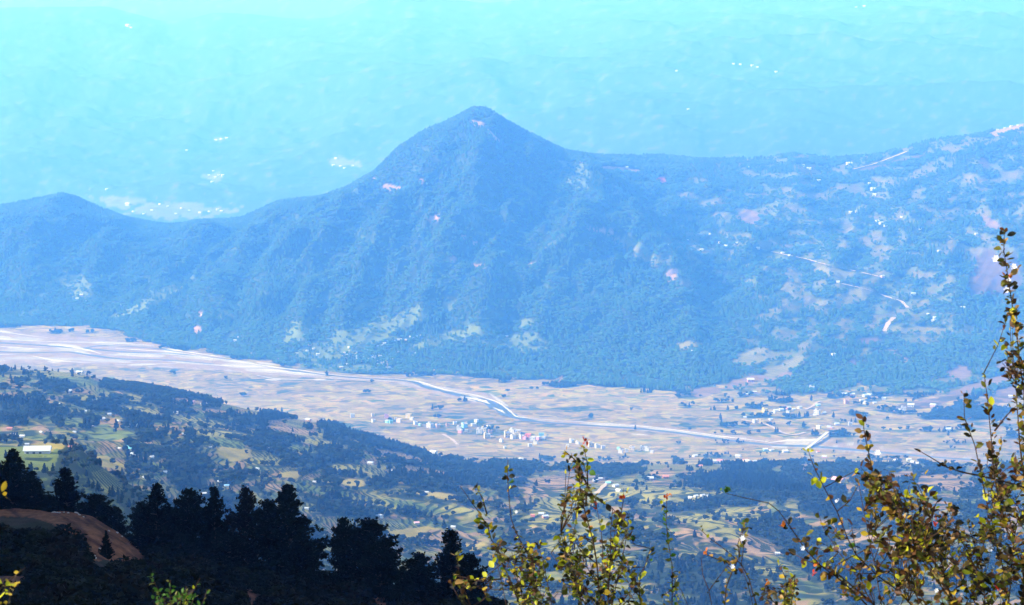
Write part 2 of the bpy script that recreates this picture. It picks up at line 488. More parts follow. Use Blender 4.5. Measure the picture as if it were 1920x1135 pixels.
# fields stepping out of the valley into the right-hand slope start gently
PX, PY = project(GX, GY, GZ)

# ------------------------------------------------------------------ land cover, set out as on the ground
FOREST = np.array([0.022, 0.034, 0.014]); SCRUB = np.array([0.05, 0.075, 0.028]); OLIVE = np.array([0.20, 0.18, 0.036])
GREEN = np.array([0.10, 0.125, 0.026]); GOLD = np.array([0.32, 0.25, 0.05]); TAN = np.array([0.24, 0.155, 0.07]); SOILC = np.array([0.15, 0.095, 0.05])
PINK = np.array([0.24, 0.15, 0.10]); SAND = np.array([0.36, 0.32, 0.22]); RED = np.array([0.32, 0.07, 0.05])
COV = np.zeros((NR, NC, 4)); TERR = np.zeros((NR, NC)); WOOD = np.zeros((NR, NC))

def paint(mask, col, wood=None, terr=None, alpha=1.0):
    m = np.clip(mask, 0, 1)[..., None]
    COV[..., :3] = COV[..., :3] * (1 - m) + np.asarray(col) * m
    COV[..., 3] = COV[..., 3] * (1 - m[..., 0]) + alpha * m[..., 0]
    if wood is not None: WOOD[:] = WOOD * (1 - m[..., 0]) + wood * m[..., 0]
    if terr is not None: TERR[:] = TERR * (1 - m[..., 0]) + terr * m[..., 0]

edge_n = fbm(PX / 22, PY / 10, 5, 3)
def pell(e, col, wood=None, terr=None, rough=0.35, kmin=0, kmax=99):
    """an irregular oval of land cover"""
    cx, cy, rx, ry = e[:4]; a = math.radians(e[4] if len(e) > 4 else 0)
    r0 = int(np.searchsorted(GR, kmin)); r1 = int(np.searchsorted(GR, kmax)); R = max(rx, ry) * 1.6
    c0 = int(np.searchsorted(cols, cx - R)); c1 = int(np.searchsorted(cols, cx + R)) + 1
    sl = (slice(r0, r1), slice(c0, c1))
    px, py = PX[sl], PY[sl]
    x = (px - cx) * math.cos(a) + (py - cy) * math.sin(a); y = -(px - cx) * math.sin(a) + (py - cy) * math.cos(a)
    d = np.sqrt((x / rx) ** 2 + (y / ry) ** 2) + rough * edge_n[sl]
    m = 1 - sstep(0.85, 1.05, d)
    COV[sl][..., :3] = COV[sl][..., :3] * (1 - m[..., None]) + np.asarray(col) * m[..., None]
    COV[sl][..., 3] = COV[sl][..., 3] * (1 - m) + m
    if wood is not None: WOOD[sl] = WOOD[sl] * (1 - m) + wood * m
    if terr is not None: TERR[sl] = TERR[sl] * (1 - m) + terr * m

patch = rowfbm(0, RIDGE + .7, PX / 120, PY / 32, 91, 4)
patch2 = rowfbm(0, RIDGE + .7, PX / 46, PY / 15, 97, 4)
one = np.ones((NR, NC))
paint(one, FOREST, 1.0, 0)
# --- midland between the near slope and the valley
mid = (kk < 8)
fieldish = sstep(-0.09, -0.01, 0.8 * patch + 0.7 * patch2 + 0.25 * edge_n)
paint(mid * fieldish, OLIVE * 0.85, 0.010, 1.0)
paint(mid * fieldish * sstep(0.0, 0.2, rowfbm(0, 8, PX / 70, PY / 18, 101, 3)), GREEN * 1.05, 0.010, 1.0)
paint(mid * fieldish * sstep(0.05, 0.2, rowfbm(0, 8, PX / 60, PY / 15, 105, 3)), TAN * 0.95, 0.015, 1.0)
# the dark wooded spur and the woods
paint(((kk > 1) & (kk < 3.25)) * 1.0, FOREST, 0.8, 0.0)
paint(((kk > 1) & (kk < 3.25)) * sstep(0.05, 0.25, patch2 + 0.3 * patch), GREEN * 0.7, 0.2, 1.0)
plat = ((kk > 1) & (kk < 3.3) & (PX < 112 - 0.4 * np.abs(PY - 850)) & (PY < 884)) * 1.0
paint(plat, GREEN, 0.01, 0.0)
for e in [(1420, 912, 150, 24, 3), (1300, 945, 90, 22, 0), (1600, 950, 110, 30, 0), (1330, 1085, 110, 40, 0), (1600, 1070, 100, 40, 0), (560, 764, 120, 10, 14),
          (300, 735, 130, 12, 8), (720, 840, 100, 18, 12), (960, 872, 50, 8, 0), (860, 890, 60, 22, 0), (820, 920, 90, 14, 20), (480, 825, 80, 14, 5), (620, 860, 60, 14, 0),
          (640, 955, 90, 14, 8), (1150, 884, 60, 9, 0), (1480, 1005, 120, 20, 0), (1590, 884, 90, 10, 2), (350, 880, 50, 40, 40), (430, 960, 60, 34, 30), (60, 770, 80, 18, 10), (200, 760, 90, 16, 10)]:
    pell(e, FOREST, 1.0, 0, kmax=8.2)
for (c, lst) in [
  (GOLD, [(437, 848, 36, 15, 5), (85, 838, 36, 9, -2), (205, 868, 30, 10, 20), (830, 930, 60, 6, 8), (660, 905, 28, 8, 5), (970, 858, 40, 6, 0), (545, 890, 22, 7, 0), (620, 900, 14, 5, 0), (770, 1000, 60, 11, -5), (660, 830, 12, 5, 0), (870, 1020, 50, 12, 0)]),
  (TAN, [(1030, 905, 60, 13, -14), (1240, 888, 30, 9, 0), (1060, 920, 100, 16, -10), (1350, 1005, 90, 14, 8), (1420, 1025, 50, 14, 12), (1770, 905, 60, 16, 0), (1090, 868, 40, 8, 0), (745, 855, 55, 8, 15), (520, 915, 26, 8, 10), (800, 885, 45, 7, 12), (230, 820, 20, 9, 0), (200, 838, 18, 12, -30), (1560, 902, 26, 4, 0), (540, 805, 40, 6, 10), (1230, 905, 16, 5, 0), (840, 1010, 60, 16, 0), (1280, 1010, 30, 10, 20), (350, 752, 36, 5, 6), (1010, 985, 60, 12, -12), (1630, 1012, 60, 14, 10)]),
  (OLIVE, [(1100, 935, 120, 26, -10), (1050, 960, 80, 20, -20), (1240, 930, 110, 20, 0), (1080, 1000, 70, 24, -25), (1330, 985, 60, 18, 20), (1380, 965, 50, 14, 10), (720, 940, 100, 10, 8), (660, 880, 60, 10, 0), (830, 958, 90, 10, 5), (90, 700, 80, 7, 6), (260, 770, 55, 8, 6), (370, 790, 60, 8, 10), (200, 905, 30, 20, 30), (560, 950, 40, 10, 5), (1120, 1040, 60, 20, 0), (1440, 1060, 60, 12, 10), (730, 1060, 60, 10, 0), (500, 865, 40, 8, 0), (160, 745, 50, 6, 0), (420, 815, 60, 7, 5), (600, 830, 50, 6, 8), (700, 985, 60, 10, 0)]),
  (GREEN, [(75, 862, 28, 8, 0), (200, 815, 60, 10, 0), (120, 790, 50, 8, 5), (420, 830, 50, 8, 8), (780, 950, 60, 9, 10), (600, 920, 50, 8, 10), (560, 840, 40, 6, 10), (1290, 850, 60, 4, 0), (140, 715, 60, 8, 4)])]:
    for e in lst:
        pell(e, np.asarray(c) * (1.15 if c is not GOLD else 0.85), 0.02, 0.0 if c is GOLD else 1.0, rough=0.5, kmax=8.2)
# --- valley floor
vf = ((kk >= 8) & (kk <= FOOT)) * 1.0
vf = np.where((kk > FOOT) & (kk < FOOT + 0.5) & (((PX - 1480) / 190) ** 2 + ((PY - 750) / 45) ** 2 + 0.5 * edge_n < 1), 1.0, vf)
foot_n = rowfbm(FOOT - .5, FOOT + .4, PX / 60, PY / 9, 188, 4)
vf = np.where((kk > FOOT) & (kk < FOOT + 0.10) & (foot_n > 0.10 + 2.2 * (kk - FOOT)), 1.0, vf)
vf = np.where((kk > FOOT - 0.12) & (kk <= FOOT) & (foot_n < -0.16 - 3.0 * (FOOT - kk)), 0.0, vf)
edge_k = 7.62 + 0.55 * rowfbm(6.5, 8.2, PX / 38, PY / 14, 191, 4)
vf = np.where((kk > edge_k) & (kk < 8) & (PX > 640), 1.0, vf)
paint(vf, TAN, 0.0, 0.0, alpha=0.0)
vn = rowfbm(7.5, FOOT + .6, GX / 100, GY / 75, 140, 4)
paint(vf * sstep(0.10, 0.2, vn) * (PX > 1270), GREEN * 0.8, 0.02, 0, 1)
paint(vf * sstep(0.26, 0.34, vn) * (PX > 1270), FOREST, 0.6, 0, 1)
paint(vf * sstep(0.44, 0.50, vn), FOREST * 1.5, 0.35, 0, 1)
paint(vf * sstep(0.10, 0.3, rowfbm(7.5, FOOT + .6, PX / 90, PY / 8, 143, 4)) * 0.8, np.array([0.20, 0.165, 0.03]), 0, 0, 1)
braid_c = crv([(-600, 640), (0, 650), (100, 655), (200, 662), (300, 668), (400, 680), (500, 694), (560, 700), (640, 707), (740, 713), (800, 727), (860, 739), (910, 748), (945, 764), (965, 781), (1000, 788), (1100, 796), (1200, 802), (1280, 811), (1360, 822), (1440, 830), (1530, 834), (1620, 843), (1750, 856), (1920, 868), (2500, 890)])
braid_w = crv([(-600, 36), (0, 34), (200, 26), (300, 22), (400, 15), (500, 9), (560, 7), (640, 5), (740, 4), (800, 8), (900, 12), (960, 8), (1000, 4.5), (1200, 6), (1400, 8), (1500, 12), (1560, 10), (1700, 7), (2500, 7)])
tb = (PY - braid_c(PX)) / braid_w(PX)
bn = rowfbm(7.5, FOOT + .6, PX / 130, tb * 3.4 + PX / 260, 150, 4)
band = (1 - sstep(0.8, 1.1, np.abs(tb) + 0.3 * edge_n)) * vf
paint(band * 0.9, np.array([0.25, 0.18, 0.11]), 0.0, 0)
paint(band * sstep(0.14, 0.22, bn), SAND * 0.85, 0.0, 0)
for (cx, cy, rx, ry, ag) in [(123, 650, 36, 5, 6), (39, 654, 26, 3, 6), (155, 662, 16, 3, 10), (264, 666, 46, 3.6, 3), (317, 657, 14, 4, 8), (370, 669, 44, 3.5, 8), (444, 678, 36, 3, 6), (458, 686, 42, 4.5, 2),
        (500, 695, 42, 4.2, 2), (564, 701, 36, 2.6, 4), (102, 678, 13, 3, 0), (264, 684, 26, 2.2, -2), (352, 680, 22, 2, 2), (211, 643, 42, 2, 2), (7, 622, 18, 2.4, 8), (7, 633, 18, 3, 6), (500, 682, 22, 2, 6), (599, 712, 13, 2, 0),
        (511, 712, 16, 2, 0), (890, 748, 30, 5.5, 12), (930, 768, 12, 3, 30), (850, 737, 40, 2.6, 10), (800, 722, 20, 3, 20), (935, 750, 22, 2.6, 35), (1500, 829, 36, 6, -3), (1460, 838, 20, 2.5, 5), (1545, 822, 12, 4, -20), (1150, 797, 60, 2.2, 3), (1320, 816, 60, 2.5, 9), (1240, 805, 50, 2.5, 8), (1200, 815, 20, 1.6, 4)]:
    pell((cx, cy, rx, ry, ag), SAND, 0.0, 0, rough=0.2, kmin=7.5, kmax=FOOT + 0.1)
# --- the mountain
mt = ((kk > FOOT) & (kk < RIDGE + 0.6)) * 1.0
rough_clear = sstep(0.16, 0.40, 0.6 * patch + 0.4 * patch2 + 0.5 * rowfbm(FOOT - .5, RIDGE + .7, (PX - PY * .8) / 34, PY / 34, 185, 4)) * mt
paint(rough_clear * (PX < 1050), SCRUB, 0.3, 0)
rs = mt * sstep(1180, 1330, PX + 60 * patch + 0.35 * (PY - 480))
rn = patch * 0.5 + 0.6 * patch2 + 0.8 * rowfbm(FOOT - .5, RIDGE + .7, PX / 34, PY / 15, 181, 4)
paint(rs * sstep(-0.08, 0.06, rn), GREEN * 0.9, 0.22, 0.6)
paint(rs * sstep(0.12, 0.24, rn), OLIVE * 0.55, 0.08, 0.8)
paint(rs * sstep(0.36, 0.42, rn + 0.2 * edge_n), np.array([0.13, 0.11, 0.04]), 0.03, 0.5)
for e in [(1230, 620, 170, 100, 15), (1180, 540, 90, 60, 0), (1540, 700, 100, 38, -8), (1320, 690, 90, 35, 0), (1360, 560, 70, 50, 30), (1830, 570, 50, 40, 0), (1690, 690, 90, 35, 0), (1800, 660, 60, 30, 0), (1640, 640, 60, 16, 10), (1800, 790, 90, 30, -10)]:
    pell(e, FOREST, 1.0, 0, kmin=FOOT - 0.6, kmax=RIDGE)
for (c, w_, lst) in [
  (GREEN * 1.0, 0.22, [(680, 630, 100, 26, -18), (760, 600, 80, 16, -25), (620, 660, 70, 16, -8), (560, 620, 40, 16, -30), (300, 555, 60, 12, -32), (250, 580, 45, 10, -25), (820, 640, 60, 10, -15), (420, 590, 18, 10, 0), (900, 620, 50, 14, -10), (990, 605, 16, 8, 0), (1000, 655, 26, 7, -5), (1045, 450, 22, 5, -35), (150, 540, 50, 22, 20), (1200, 465, 40, 10, 35), (640, 690, 80, 8, 3), (840, 575, 14, 10, 0), (690, 570, 30, 8, -20), (1090, 330, 60, 22, 20), (960, 640, 60, 14, 0)]),
  (OLIVE * 0.75, 0.05, [(1600, 556, 40, 13, -14), (1540, 570, 22, 5, -10), (1410, 668, 40, 14, -15), (1290, 648, 26, 8, 0), (1400, 680, 26, 7, 0), (1470, 690, 60, 11, -26), (1190, 470, 60, 8, 32), (1720, 620, 70, 7, 0), (1560, 510, 40, 8, 10), (1490, 540, 24, 20, 0)]),
  (TAN * 0.75, 0.0, [(1405, 408, 24, 14, 0), (1400, 715, 50, 8, -15), (1720, 760, 110, 8, -12), (1850, 720, 100, 9, -18), (1890, 740, 70, 14, -20), (1320, 735, 40, 8, -8), (1860, 420, 25, 8, 35), (1690, 672, 26, 4, 30), (1800, 700, 22, 14, 0), (1890, 690, 26, 14, 0), (1470, 705, 22, 6, -20)]),
  (SOILC * 0.6, 0.0, [(1868, 512, 52, 42, 25), (1840, 540, 30, 18, 0), (1600, 678, 5, 8, 0), (1600, 682, 16, 3, 0), (1630, 640, 26, 6, 0), (1845, 308, 14, 8, 60), (1700, 300, 40, 4, -12), (1640, 314, 28, 3, -10)]),
  (PINK, 0.0, [(735, 352, 20, 6, 15), (700, 337, 6, 4, 0), (790, 342, 5, 6, 0), (815, 410, 12, 6, 0), (870, 445, 6, 4, 0), (890, 457, 5, 4, 0), (895, 500, 16, 6, 10), (998, 497, 10, 4, 0), (850, 485, 6, 7, 0), (895, 232, 14, 7, 20), (925, 255, 18, 3, 45), (370, 620, 8, 8, 0), (375, 590, 6, 6, 0), (1125, 432, 30, 2.5, 8), (1260, 515, 10, 14, 20), (1050, 715, 4, 12, 20), (1890, 243, 40, 7, -16), (1160, 318, 40, 5, 5)]),
  (RED, 0.0, [(1238, 338, 12, 5, 0)])]:
    for e in lst:
        pell(e, c, w_, 0.0 if c is PINK else 0.7, rough=0.55 if w_ < .1 else 0.85, kmin=FOOT - 0.35, kmax=RIDGE + 0.3)
# --- far ranges
fr_ = (kk >= RIDGE + 0.6) * 1.0
fn = rowfbm(RIDGE + .6, 99, PX / 26, (PY + .2 * PX) / 11, 171, 4)
paint(fr_, FOREST * 1.2, 0.0, 0)
paint(fr_ * sstep(0.05, 0.3, fn), FOREST * 2.0, 0, 0)
paint(fr_ * sstep(0.28, 0.4, fn), OLIVE * 0.35, 0, 0)
for e in [(330, 395, 90, 16, 0), (230, 380, 60, 10, 10), (400, 330, 18, 8, 0), (640, 305, 26, 10, 10), (415, 262, 16, 4, 0)]:
    pell(e, OLIVE * 0.6, 0, 0, rough=1.6, kmin=RIDGE + 0.8)

# terrace steps are real steps
TERR[kk > FOOT] *= 0.25
stepz = 2.6
fz = GZ / stepz
q = (np.floor(fz) + sstep(0.55, 0.95, fz - np.floor(fz))) * stepz
GZ = np.where(TERR > 0.3, GZ * 0.4 + q * 0.6, GZ)

def sheet(name, r0, r1, label):
    V = np.stack([GX[r0:r1 + 1], GY[r0:r1 + 1], GZ[r0:r1 + 1]], -1).reshape(-1, 3)
    nr = r1 - r0 + 1
    i = np.arange(nr - 1)[:, None] * NC + np.arange(NC - 1)[None, :]
    Q = np.stack([i, i + 1, i + NC + 1, i + NC], -1).reshape(-1, 4)
    me = mesh_np(name, V, Q)
    a = me.attributes.new('cover', 'FLOAT_COLOR', 'POINT'); a.data.foreach_set('color', COV[r0:r1 + 1].astype(np.float32).ravel())
    a = me.attributes.new('terr', 'FLOAT', 'POINT'); a.data.foreach_set('value', TERR[r0:r1 + 1].astype(np.float32).ravel())
    me.materials.append(LAND); smooth(me)
    return link(name, me, kind='structure', label=label)
rb = np.cumsum([0] + rows_per)      # first row of every node
sheet('hill_country', 0, rb[8], 'terraced hill country with woods between the near slope and the valley')
sheet('valley_floor', rb[8], rb[9], 'flat valley floor of harvested fields either side of the river')
sheet('mountain', rb[9], rb[12], 'wooded mountain with one pointed peak behind the valley')
sheet('far_mountains', rb[12], NR - 1, 'faint blue mountain ranges in the haze')

PX, PY = project(GX, GY, GZ)
def surf(px, py, kmin=0.0, kmax=99):
    """first point of the land that the ray through (px,py) meets"""
    j = np.interp(px, cols, np.arange(NC)); j0 = int(min(NC - 2, math.floor(j))); t = j - j0
    r0 = int(np.searchsorted(GR, kmin)); r1 = int(np.searchsorted(GR, kmax))
    cy = PY[r0:r1, j0] * (1 - t) + PY[r0:r1, j0 + 1] * t
    hit = np.nonzero((cy[:-1] >= py) & (cy[1:] < py))[0]
    if len(hit):
        i = hit[0]; s = (cy[i] - py) / (cy[i] - cy[i + 1])
    else:
        i = int(np.argmin(np.abs(cy[:-1] - py))); s = 0.0
    i += r0
    def g(A): return (A[i, j0] * (1 - t) + A[i, j0 + 1] * t) * (1 - s) + (A[i + 1, j0] * (1 - t) + A[i + 1, j0 + 1] * t) * s
    return Vector((g(GX), g(GY), g(GZ)))
#PART2
# ------------------------------------------------------------------ the near slope below the viewpoint
crest_y = crv([(-3000, 900), (-400, 935), (0, 948), (105, 949), (160, 964), (200, 985), (250, 1018), (300, 1042), (450, 1066), (600, 1088), (700, 1100), (780, 1108), (850, 1118), (900, 1135), (960, 1165), (1100, 1210), (1400, 1290), (1920, 1400), (4000, 1600)])
nearYs = np.array([-40, 0, 7, 25, 60, 105, 140, 165, 190, 240, 330, 480, 700.])
def near_z(X, Y):
    X = np.asarray(X, float); Y = np.asarray(Y, float)
    px = CX + F * X / np.maximum(Y, 90.0)
    c = crest_y(px)
    sl = lambda p: slope_of(p)
    Z = [np.full(X.shape, -0.5), np.full(X.shape, -1.7), np.full(X.shape, -2.7), np.full(X.shape, -8.0), 60 * sl(c + 330), 105 * sl(c + 175), 140 * sl(c + 95), 165 * sl(c + 42), 190 * sl(c), 240 * sl(c) - 24, 330 * sl(c) - 70, 480 * sl(c) - 130, 700 * sl(c) - 190]
    out = np.zeros(X.shape)
    Z = np.array(Z)
    idx = np.clip(np.searchsorted(nearYs, Y) - 1, 0, len(nearYs) - 2)
    t = (Y - nearYs[idx]) / (nearYs[idx + 1] - nearYs[idx]); t = np.clip(t, 0, 1)
    z0 = np.take_along_axis(Z, idx[None], 0)[0]; z1 = np.take_along_axis(Z, (idx + 1)[None], 0)[0]
    out = z0 + (z1 - z0) * t
    amp = sstep(20, 120, Y)
    out = out + amp * (1.2 * fbm(X / 22, Y / 22, 201, 4) + 0.35 * fbm(X / 3.5, Y / 3.5, 205, 3))
    # unseen hill flank added on the sunny side to shade the near slope
    shade_rise = sstep(-58, -250, X) * sstep(28, 75, Y) * (1 - sstep(420, 560, Y))
    return out + shade_rise * 185

na = np.concatenate([np.linspace(-1.3, -0.20, 40)[:-1], np.linspace(-0.20, 0.03, 470)[:-1], np.linspace(0.03, 0.26, 60)[:-1], np.linspace(0.26, 1.3, 30)])
nyr = np.concatenate([np.linspace(-40, 60, 30)[:-1], np.linspace(60, 125, 40)[:-1], np.linspace(125, 200, 130)[:-1], np.linspace(200, 260, 30)[:-1], np.linspace(260, 700, 40)])
NYY = nyr[:, None] + 0 * na[None]
NXX = na[None] * (np.maximum(NYY, 0) + 60)
NZZ = near_z(NXX, NYY)
NPX, NPY = project(NXX, np.maximum(NYY, 1), NZZ)
ROADS = [[(-80, 940), (60, 940), (112, 940), (155, 958), (208, 982), (282, 1030), (262, 1050), (178, 1052), (152, 1044), (140, 1012), (112, 987), (60, 970), (-80, 966)],
         [(-20, 1092), (30, 1072), (62, 1068), (50, 1085), (5, 1105)],
         [(672, 1062), (712, 1066), (735, 1092), (742, 1140), (690, 1140), (706, 1100)],
         [(446, 1092), (484, 1084), (478, 1140), (440, 1140)]]
wob = fbm(NPX / 14, NPY / 8, 211, 3)
onroad = np.zeros(NXX.shape)
vis = (NYY > 80) & (NYY < 205)
for P in ROADS:
    onroad = np.maximum(onroad, in_poly(NPX + 6 * wob, NPY + 4 * wob, P) * vis * 1.0)
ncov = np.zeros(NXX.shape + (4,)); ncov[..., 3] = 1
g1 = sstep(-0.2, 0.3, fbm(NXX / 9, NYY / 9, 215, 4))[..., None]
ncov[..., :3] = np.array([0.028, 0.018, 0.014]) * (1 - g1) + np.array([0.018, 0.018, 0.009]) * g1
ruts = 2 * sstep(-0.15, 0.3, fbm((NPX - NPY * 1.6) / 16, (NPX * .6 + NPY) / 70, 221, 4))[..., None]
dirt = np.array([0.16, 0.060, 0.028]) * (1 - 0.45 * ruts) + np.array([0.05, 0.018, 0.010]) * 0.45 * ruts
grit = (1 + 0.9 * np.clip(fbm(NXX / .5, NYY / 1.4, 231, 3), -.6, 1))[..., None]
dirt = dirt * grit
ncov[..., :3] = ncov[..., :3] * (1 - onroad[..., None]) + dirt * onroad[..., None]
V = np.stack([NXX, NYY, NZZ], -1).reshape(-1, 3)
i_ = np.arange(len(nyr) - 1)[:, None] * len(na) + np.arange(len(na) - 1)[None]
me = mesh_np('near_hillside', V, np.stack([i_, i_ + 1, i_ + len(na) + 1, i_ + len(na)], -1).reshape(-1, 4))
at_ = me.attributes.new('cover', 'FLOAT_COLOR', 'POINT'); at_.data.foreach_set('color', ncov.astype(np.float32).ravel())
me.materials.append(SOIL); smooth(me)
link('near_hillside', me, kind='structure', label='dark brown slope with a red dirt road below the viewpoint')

# ------------------------------------------------------------------ river, tracks, bridge
def ribbon(name, pts, widths, mat, lift, label, kmin=6.5, kmax=99, sub=6, kind='structure'):
    P = []
    for i in range(len(pts) - 1):
        for k in range(sub):
            t = k / sub
            P.append((pts[i][0] * (1 - t) + pts[i + 1][0] * t, pts[i][1] * (1 - t) + pts[i + 1][1] * t, widths[i] * (1 - t) + widths[i + 1] * t))
    P.append((*pts[-1], widths[-1]))
    C = [surf(p[0], p[1], kmin, kmax) for p in P]
    # even out the line a little
    for _ in range(2):
        C = [C[0]] + [(C[i - 1] + C[i] * 2 + C[i + 1]) / 4 for i in range(1, len(C) - 1)] + [C[-1]]
    mb = MB(); vs_ = []; fs = []
    for i, c in enumerate(C):
        d = C[min(i + 1, len(C) - 1)] - C[max(i - 1, 0)]; d.z = 0; d.normalize()
        s = Vector((d.y, -d.x, 0)); w = P[i][2] * G / 2 * (1 + 0.35 * math.sin(i * 1.7) * math.sin(i * 0.61 + 1))
        up = Vector((0, 0, lift))
        vs_ += [c + s * w + up, c - s * w + up]
        if i: fs.append((2 * i - 2, 2 * i - 1, 2 * i + 1, 2 * i))
    me = mb.poly(vs_, fs).mesh(name, mat, True)
    return link(name, me, kind=kind, label=label)

def water_mat():
    m, nt, out = new_mat('river_water')
    geo = N(nt, 'ShaderNodeNewGeometry')
    nz = noise_tex(nt, geo.outputs['Position'], 0.03, 4)
    c = ramp(nt, nz, [(0.3, (0.045, 0.06, 0.07)), (0.7, (0.08, 0.09, 0.09))])
    b = principled(nt, out, c, 0.45, 0.3)
    bp = N(nt, 'ShaderNodeBump'); bp.inputs['Strength'].default_value = 0.15
    nt.links.new(noise_tex(nt, geo.outputs['Position'], 0.4, 3), bp.inputs['Height']); nt.links.new(bp.outputs[0], b.inputs['Normal'])
    return m
WATER = water_mat()
TRACK = simple_mat('track_dust', (0.40, 0.31, 0.20), 0.2, 0.1)
ribbon('river', [(560, 697), (640, 707), (740, 713), (775, 716), (800, 727), (860, 741), (910, 752), (938, 766), (955, 780), (1000, 791), (1100, 798), (1200, 804), (1280, 813), (1360, 825), (1440, 835), (1530, 838), (1620, 846), (1750, 858), (1920, 870), (2200, 880)],
       [8, 8, 10, 13, 17, 20, 30, 36, 28, 16, 14, 14, 14, 15, 17, 22, 20, 18, 18, 18], WATER, 0.6, 'winding blue-grey river crossing the valley floor')
SANDM = simple_mat('river_sand', (0.50, 0.46, 0.35), 0.2, 0.02)
for pts, w in [([(700, 709), (745, 711), (790, 717), (830, 731), (890, 741), (935, 755), (957, 772), (968, 783), (1040, 789), (1120, 794), (1220, 801), (1290, 810), (1370, 821), (1440, 829)], [2, 3, 6, 7, 5, 5, 4, 4, 3, 4, 5, 6, 6, 4]),
               ([(862, 744), (885, 747), (905, 752), (918, 758)], [2, 15, 16, 2]), ([(925, 765), (938, 770), (947, 776)], [2, 8, 2]), ([(1440, 831), (1480, 826), (1520, 826), (1545, 822)], [3, 14, 16, 6]),
               ([(560, 694), (600, 701), (650, 706), (700, 710)], [6, 5, 3, 2]), ([(240, 664), (310, 664), (380, 670), (450, 679), (520, 690), (560, 695)], [3, 8, 9, 8, 10, 6]), ([(0, 650), (60, 655), (110, 655)], [4, 9, 2]), ([(90, 648), (125, 649), (165, 657), (190, 664)], [3, 15, 12, 2]), ([(330, 679), (400, 685), (470, 688), (520, 691)], [2, 6, 14, 3]), ([(-60, 632), (0, 636), (60, 640), (130, 642), (210, 644), (270, 648)], [6, 10, 6, 8, 6, 2]), ([(180, 652), (250, 656), (330, 661), (370, 667)], [2, 9, 11, 2]), ([(60, 668), (105, 677), (150, 680), (200, 680)], [2, 13, 7, 2]), ([(215, 684), (280, 684), (345, 681)], [2, 9, 2]), ([(-60, 620), (0, 622), (40, 628), (90, 634)], [6, 9, 6, 2]), ([(300, 652), (330, 657), (400, 668), (440, 674)], [2, 12, 6, 2]), ([(-60, 662), (0, 666), (50, 664)], [5, 8, 2]), ([(480, 704), (515, 711), (600, 713), (640, 715)], [2, 6, 6, 2]), ([(470, 694), (510, 695), (560, 700), (610, 705)], [3, 15, 10, 2])]:
    ribbon('sandbank', pts, w, SANDM, 0.9, 'pale sandbank beside the river')
for pts, w in [([(-120, 640), (0, 643), (80, 648), (170, 655), (240, 661), (330, 664), (420, 674), (520, 690), (560, 697)], [16, 14, 12, 16, 12, 14, 12, 12, 14]),
               ([(-120, 655), (0, 660), (60, 662), (130, 660), (180, 668), (230, 674), (310, 675), (400, 683)], [14, 12, 14, 10, 14, 12, 10, 8]),
               ([(150, 655), (185, 648), (240, 650), (300, 654), (340, 662)], [8, 10, 8, 8, 8])]:
    ribbon('river_channel', pts, w, WATER, 0.55, 'shallow braided channel among pale sandbars')
TRACKS = [([(1415, 465), (1470, 478), (1515, 487), (1555, 498)], 6, 9), ([(1520, 489), (1555, 499), (1590, 506), (1655, 521)], 7, 9), ([(1570, 531), (1625, 543), (1665, 558), (1690, 565), (1702, 578)], 7, 9),
                   ([(1676, 596), (1666, 606), (1657, 622)], 9, 9), ([(1390, 788), (1440, 797), (1470, 814), (1490, 817), (1510, 812)], 6, 8), ([(1510, 769), (1524, 763), (1530, 756), (1540, 753)], 5, 8),
                   ([(830, 815), (848, 825), (858, 835)], 5, 7.2), ([(1118, 928), (1130, 915), (1143, 903)], 4, 4), ([(1700, 285), (1640, 308), (1600, 318)], 6, 9), ([(1540, 816), (1560, 812), (1575, 806)], 8, 8)]
for pts, w, k0 in TRACKS:
    ribbon('dirt_track', pts, [w * 1.2] * len(pts), TRACK, 2.0, 'pale dirt track cut into the hillside', k0, 11.2)

CONC = simple_mat('bridge_concrete', (0.55, 0.53, 0.49), 0.15, 0.3)
def build_bridge():
    a = surf(1512, 843, 7.2, 9.5); b = surf(1552, 816, 7.5, 9.8)
    d = b - a; L = Vector((d.x, d.y, 0)).length
    r = link('road_bridge', None, label='pale concrete road bridge on piers across the river', category='bridge')
    r.location = (a.x, a.y, VALLEY); r.rotation_euler = (0, 0, math.atan2(d.y, d.x))
    link('deck', MB().box(0, L, -5, 5, 9.0, 11.4).mesh('deck', CONC), r)
    for s in (-1, 1):
        y0, y1 = sorted((s * 5, s * 4.6))
        link('parapet', MB().box(0, L, y0, y1, 11.4, 12.4).mesh('parapet', CONC), r)
    n = 6
    for k in range(n + 1):
        x = L * k / n
        link('pier', MB().box(x - 1.3, x + 1.3, -3.6, 3.6, -3, 9.0).mesh('pier', CONC), r)
build_bridge()

# ------------------------------------------------------------------ trees
def icos(sub=1):
    t = (1 + 5 ** .5) / 2
    v = [(-1, t, 0), (1, t, 0), (-1, -t, 0), (1, -t, 0), (0, -1, t), (0, 1, t), (0, -1, -t), (0, 1, -t), (t, 0, -1), (t, 0, 1), (-t, 0, -1), (-t, 0, 1)]
    f = [(0, 11, 5), (0, 5, 1), (0, 1, 7), (0, 7, 10), (0, 10, 11), (1, 5, 9), (5, 11, 4), (11, 10, 2), (10, 7, 6), (7, 1, 8), (3, 9, 4), (3, 4, 2), (3, 2, 6), (3, 6, 8), (3, 8, 9), (4, 9, 5), (2, 4, 11), (6, 2, 10), (8, 6, 7), (9, 8, 1)]
    v = [Vector(p).normalized() for p in v]
    for _ in range(sub):
        c = {}; nf = []
        def mid_(a, b):
            k = (min(a, b), max(a, b))
            if k not in c: v.append((v[a] + v[b]).normalized()); c[k] = len(v) - 1
            return c[k]
        for a, b, d in f:
            x, y, z = mid_(a, b), mid_(b, d), mid_(d, a)
            nf += [(a, x, z), (b, y, x), (d, z, y), (x, y, z)]
        f = nf
    return v, f
ICO1 = icos(1)

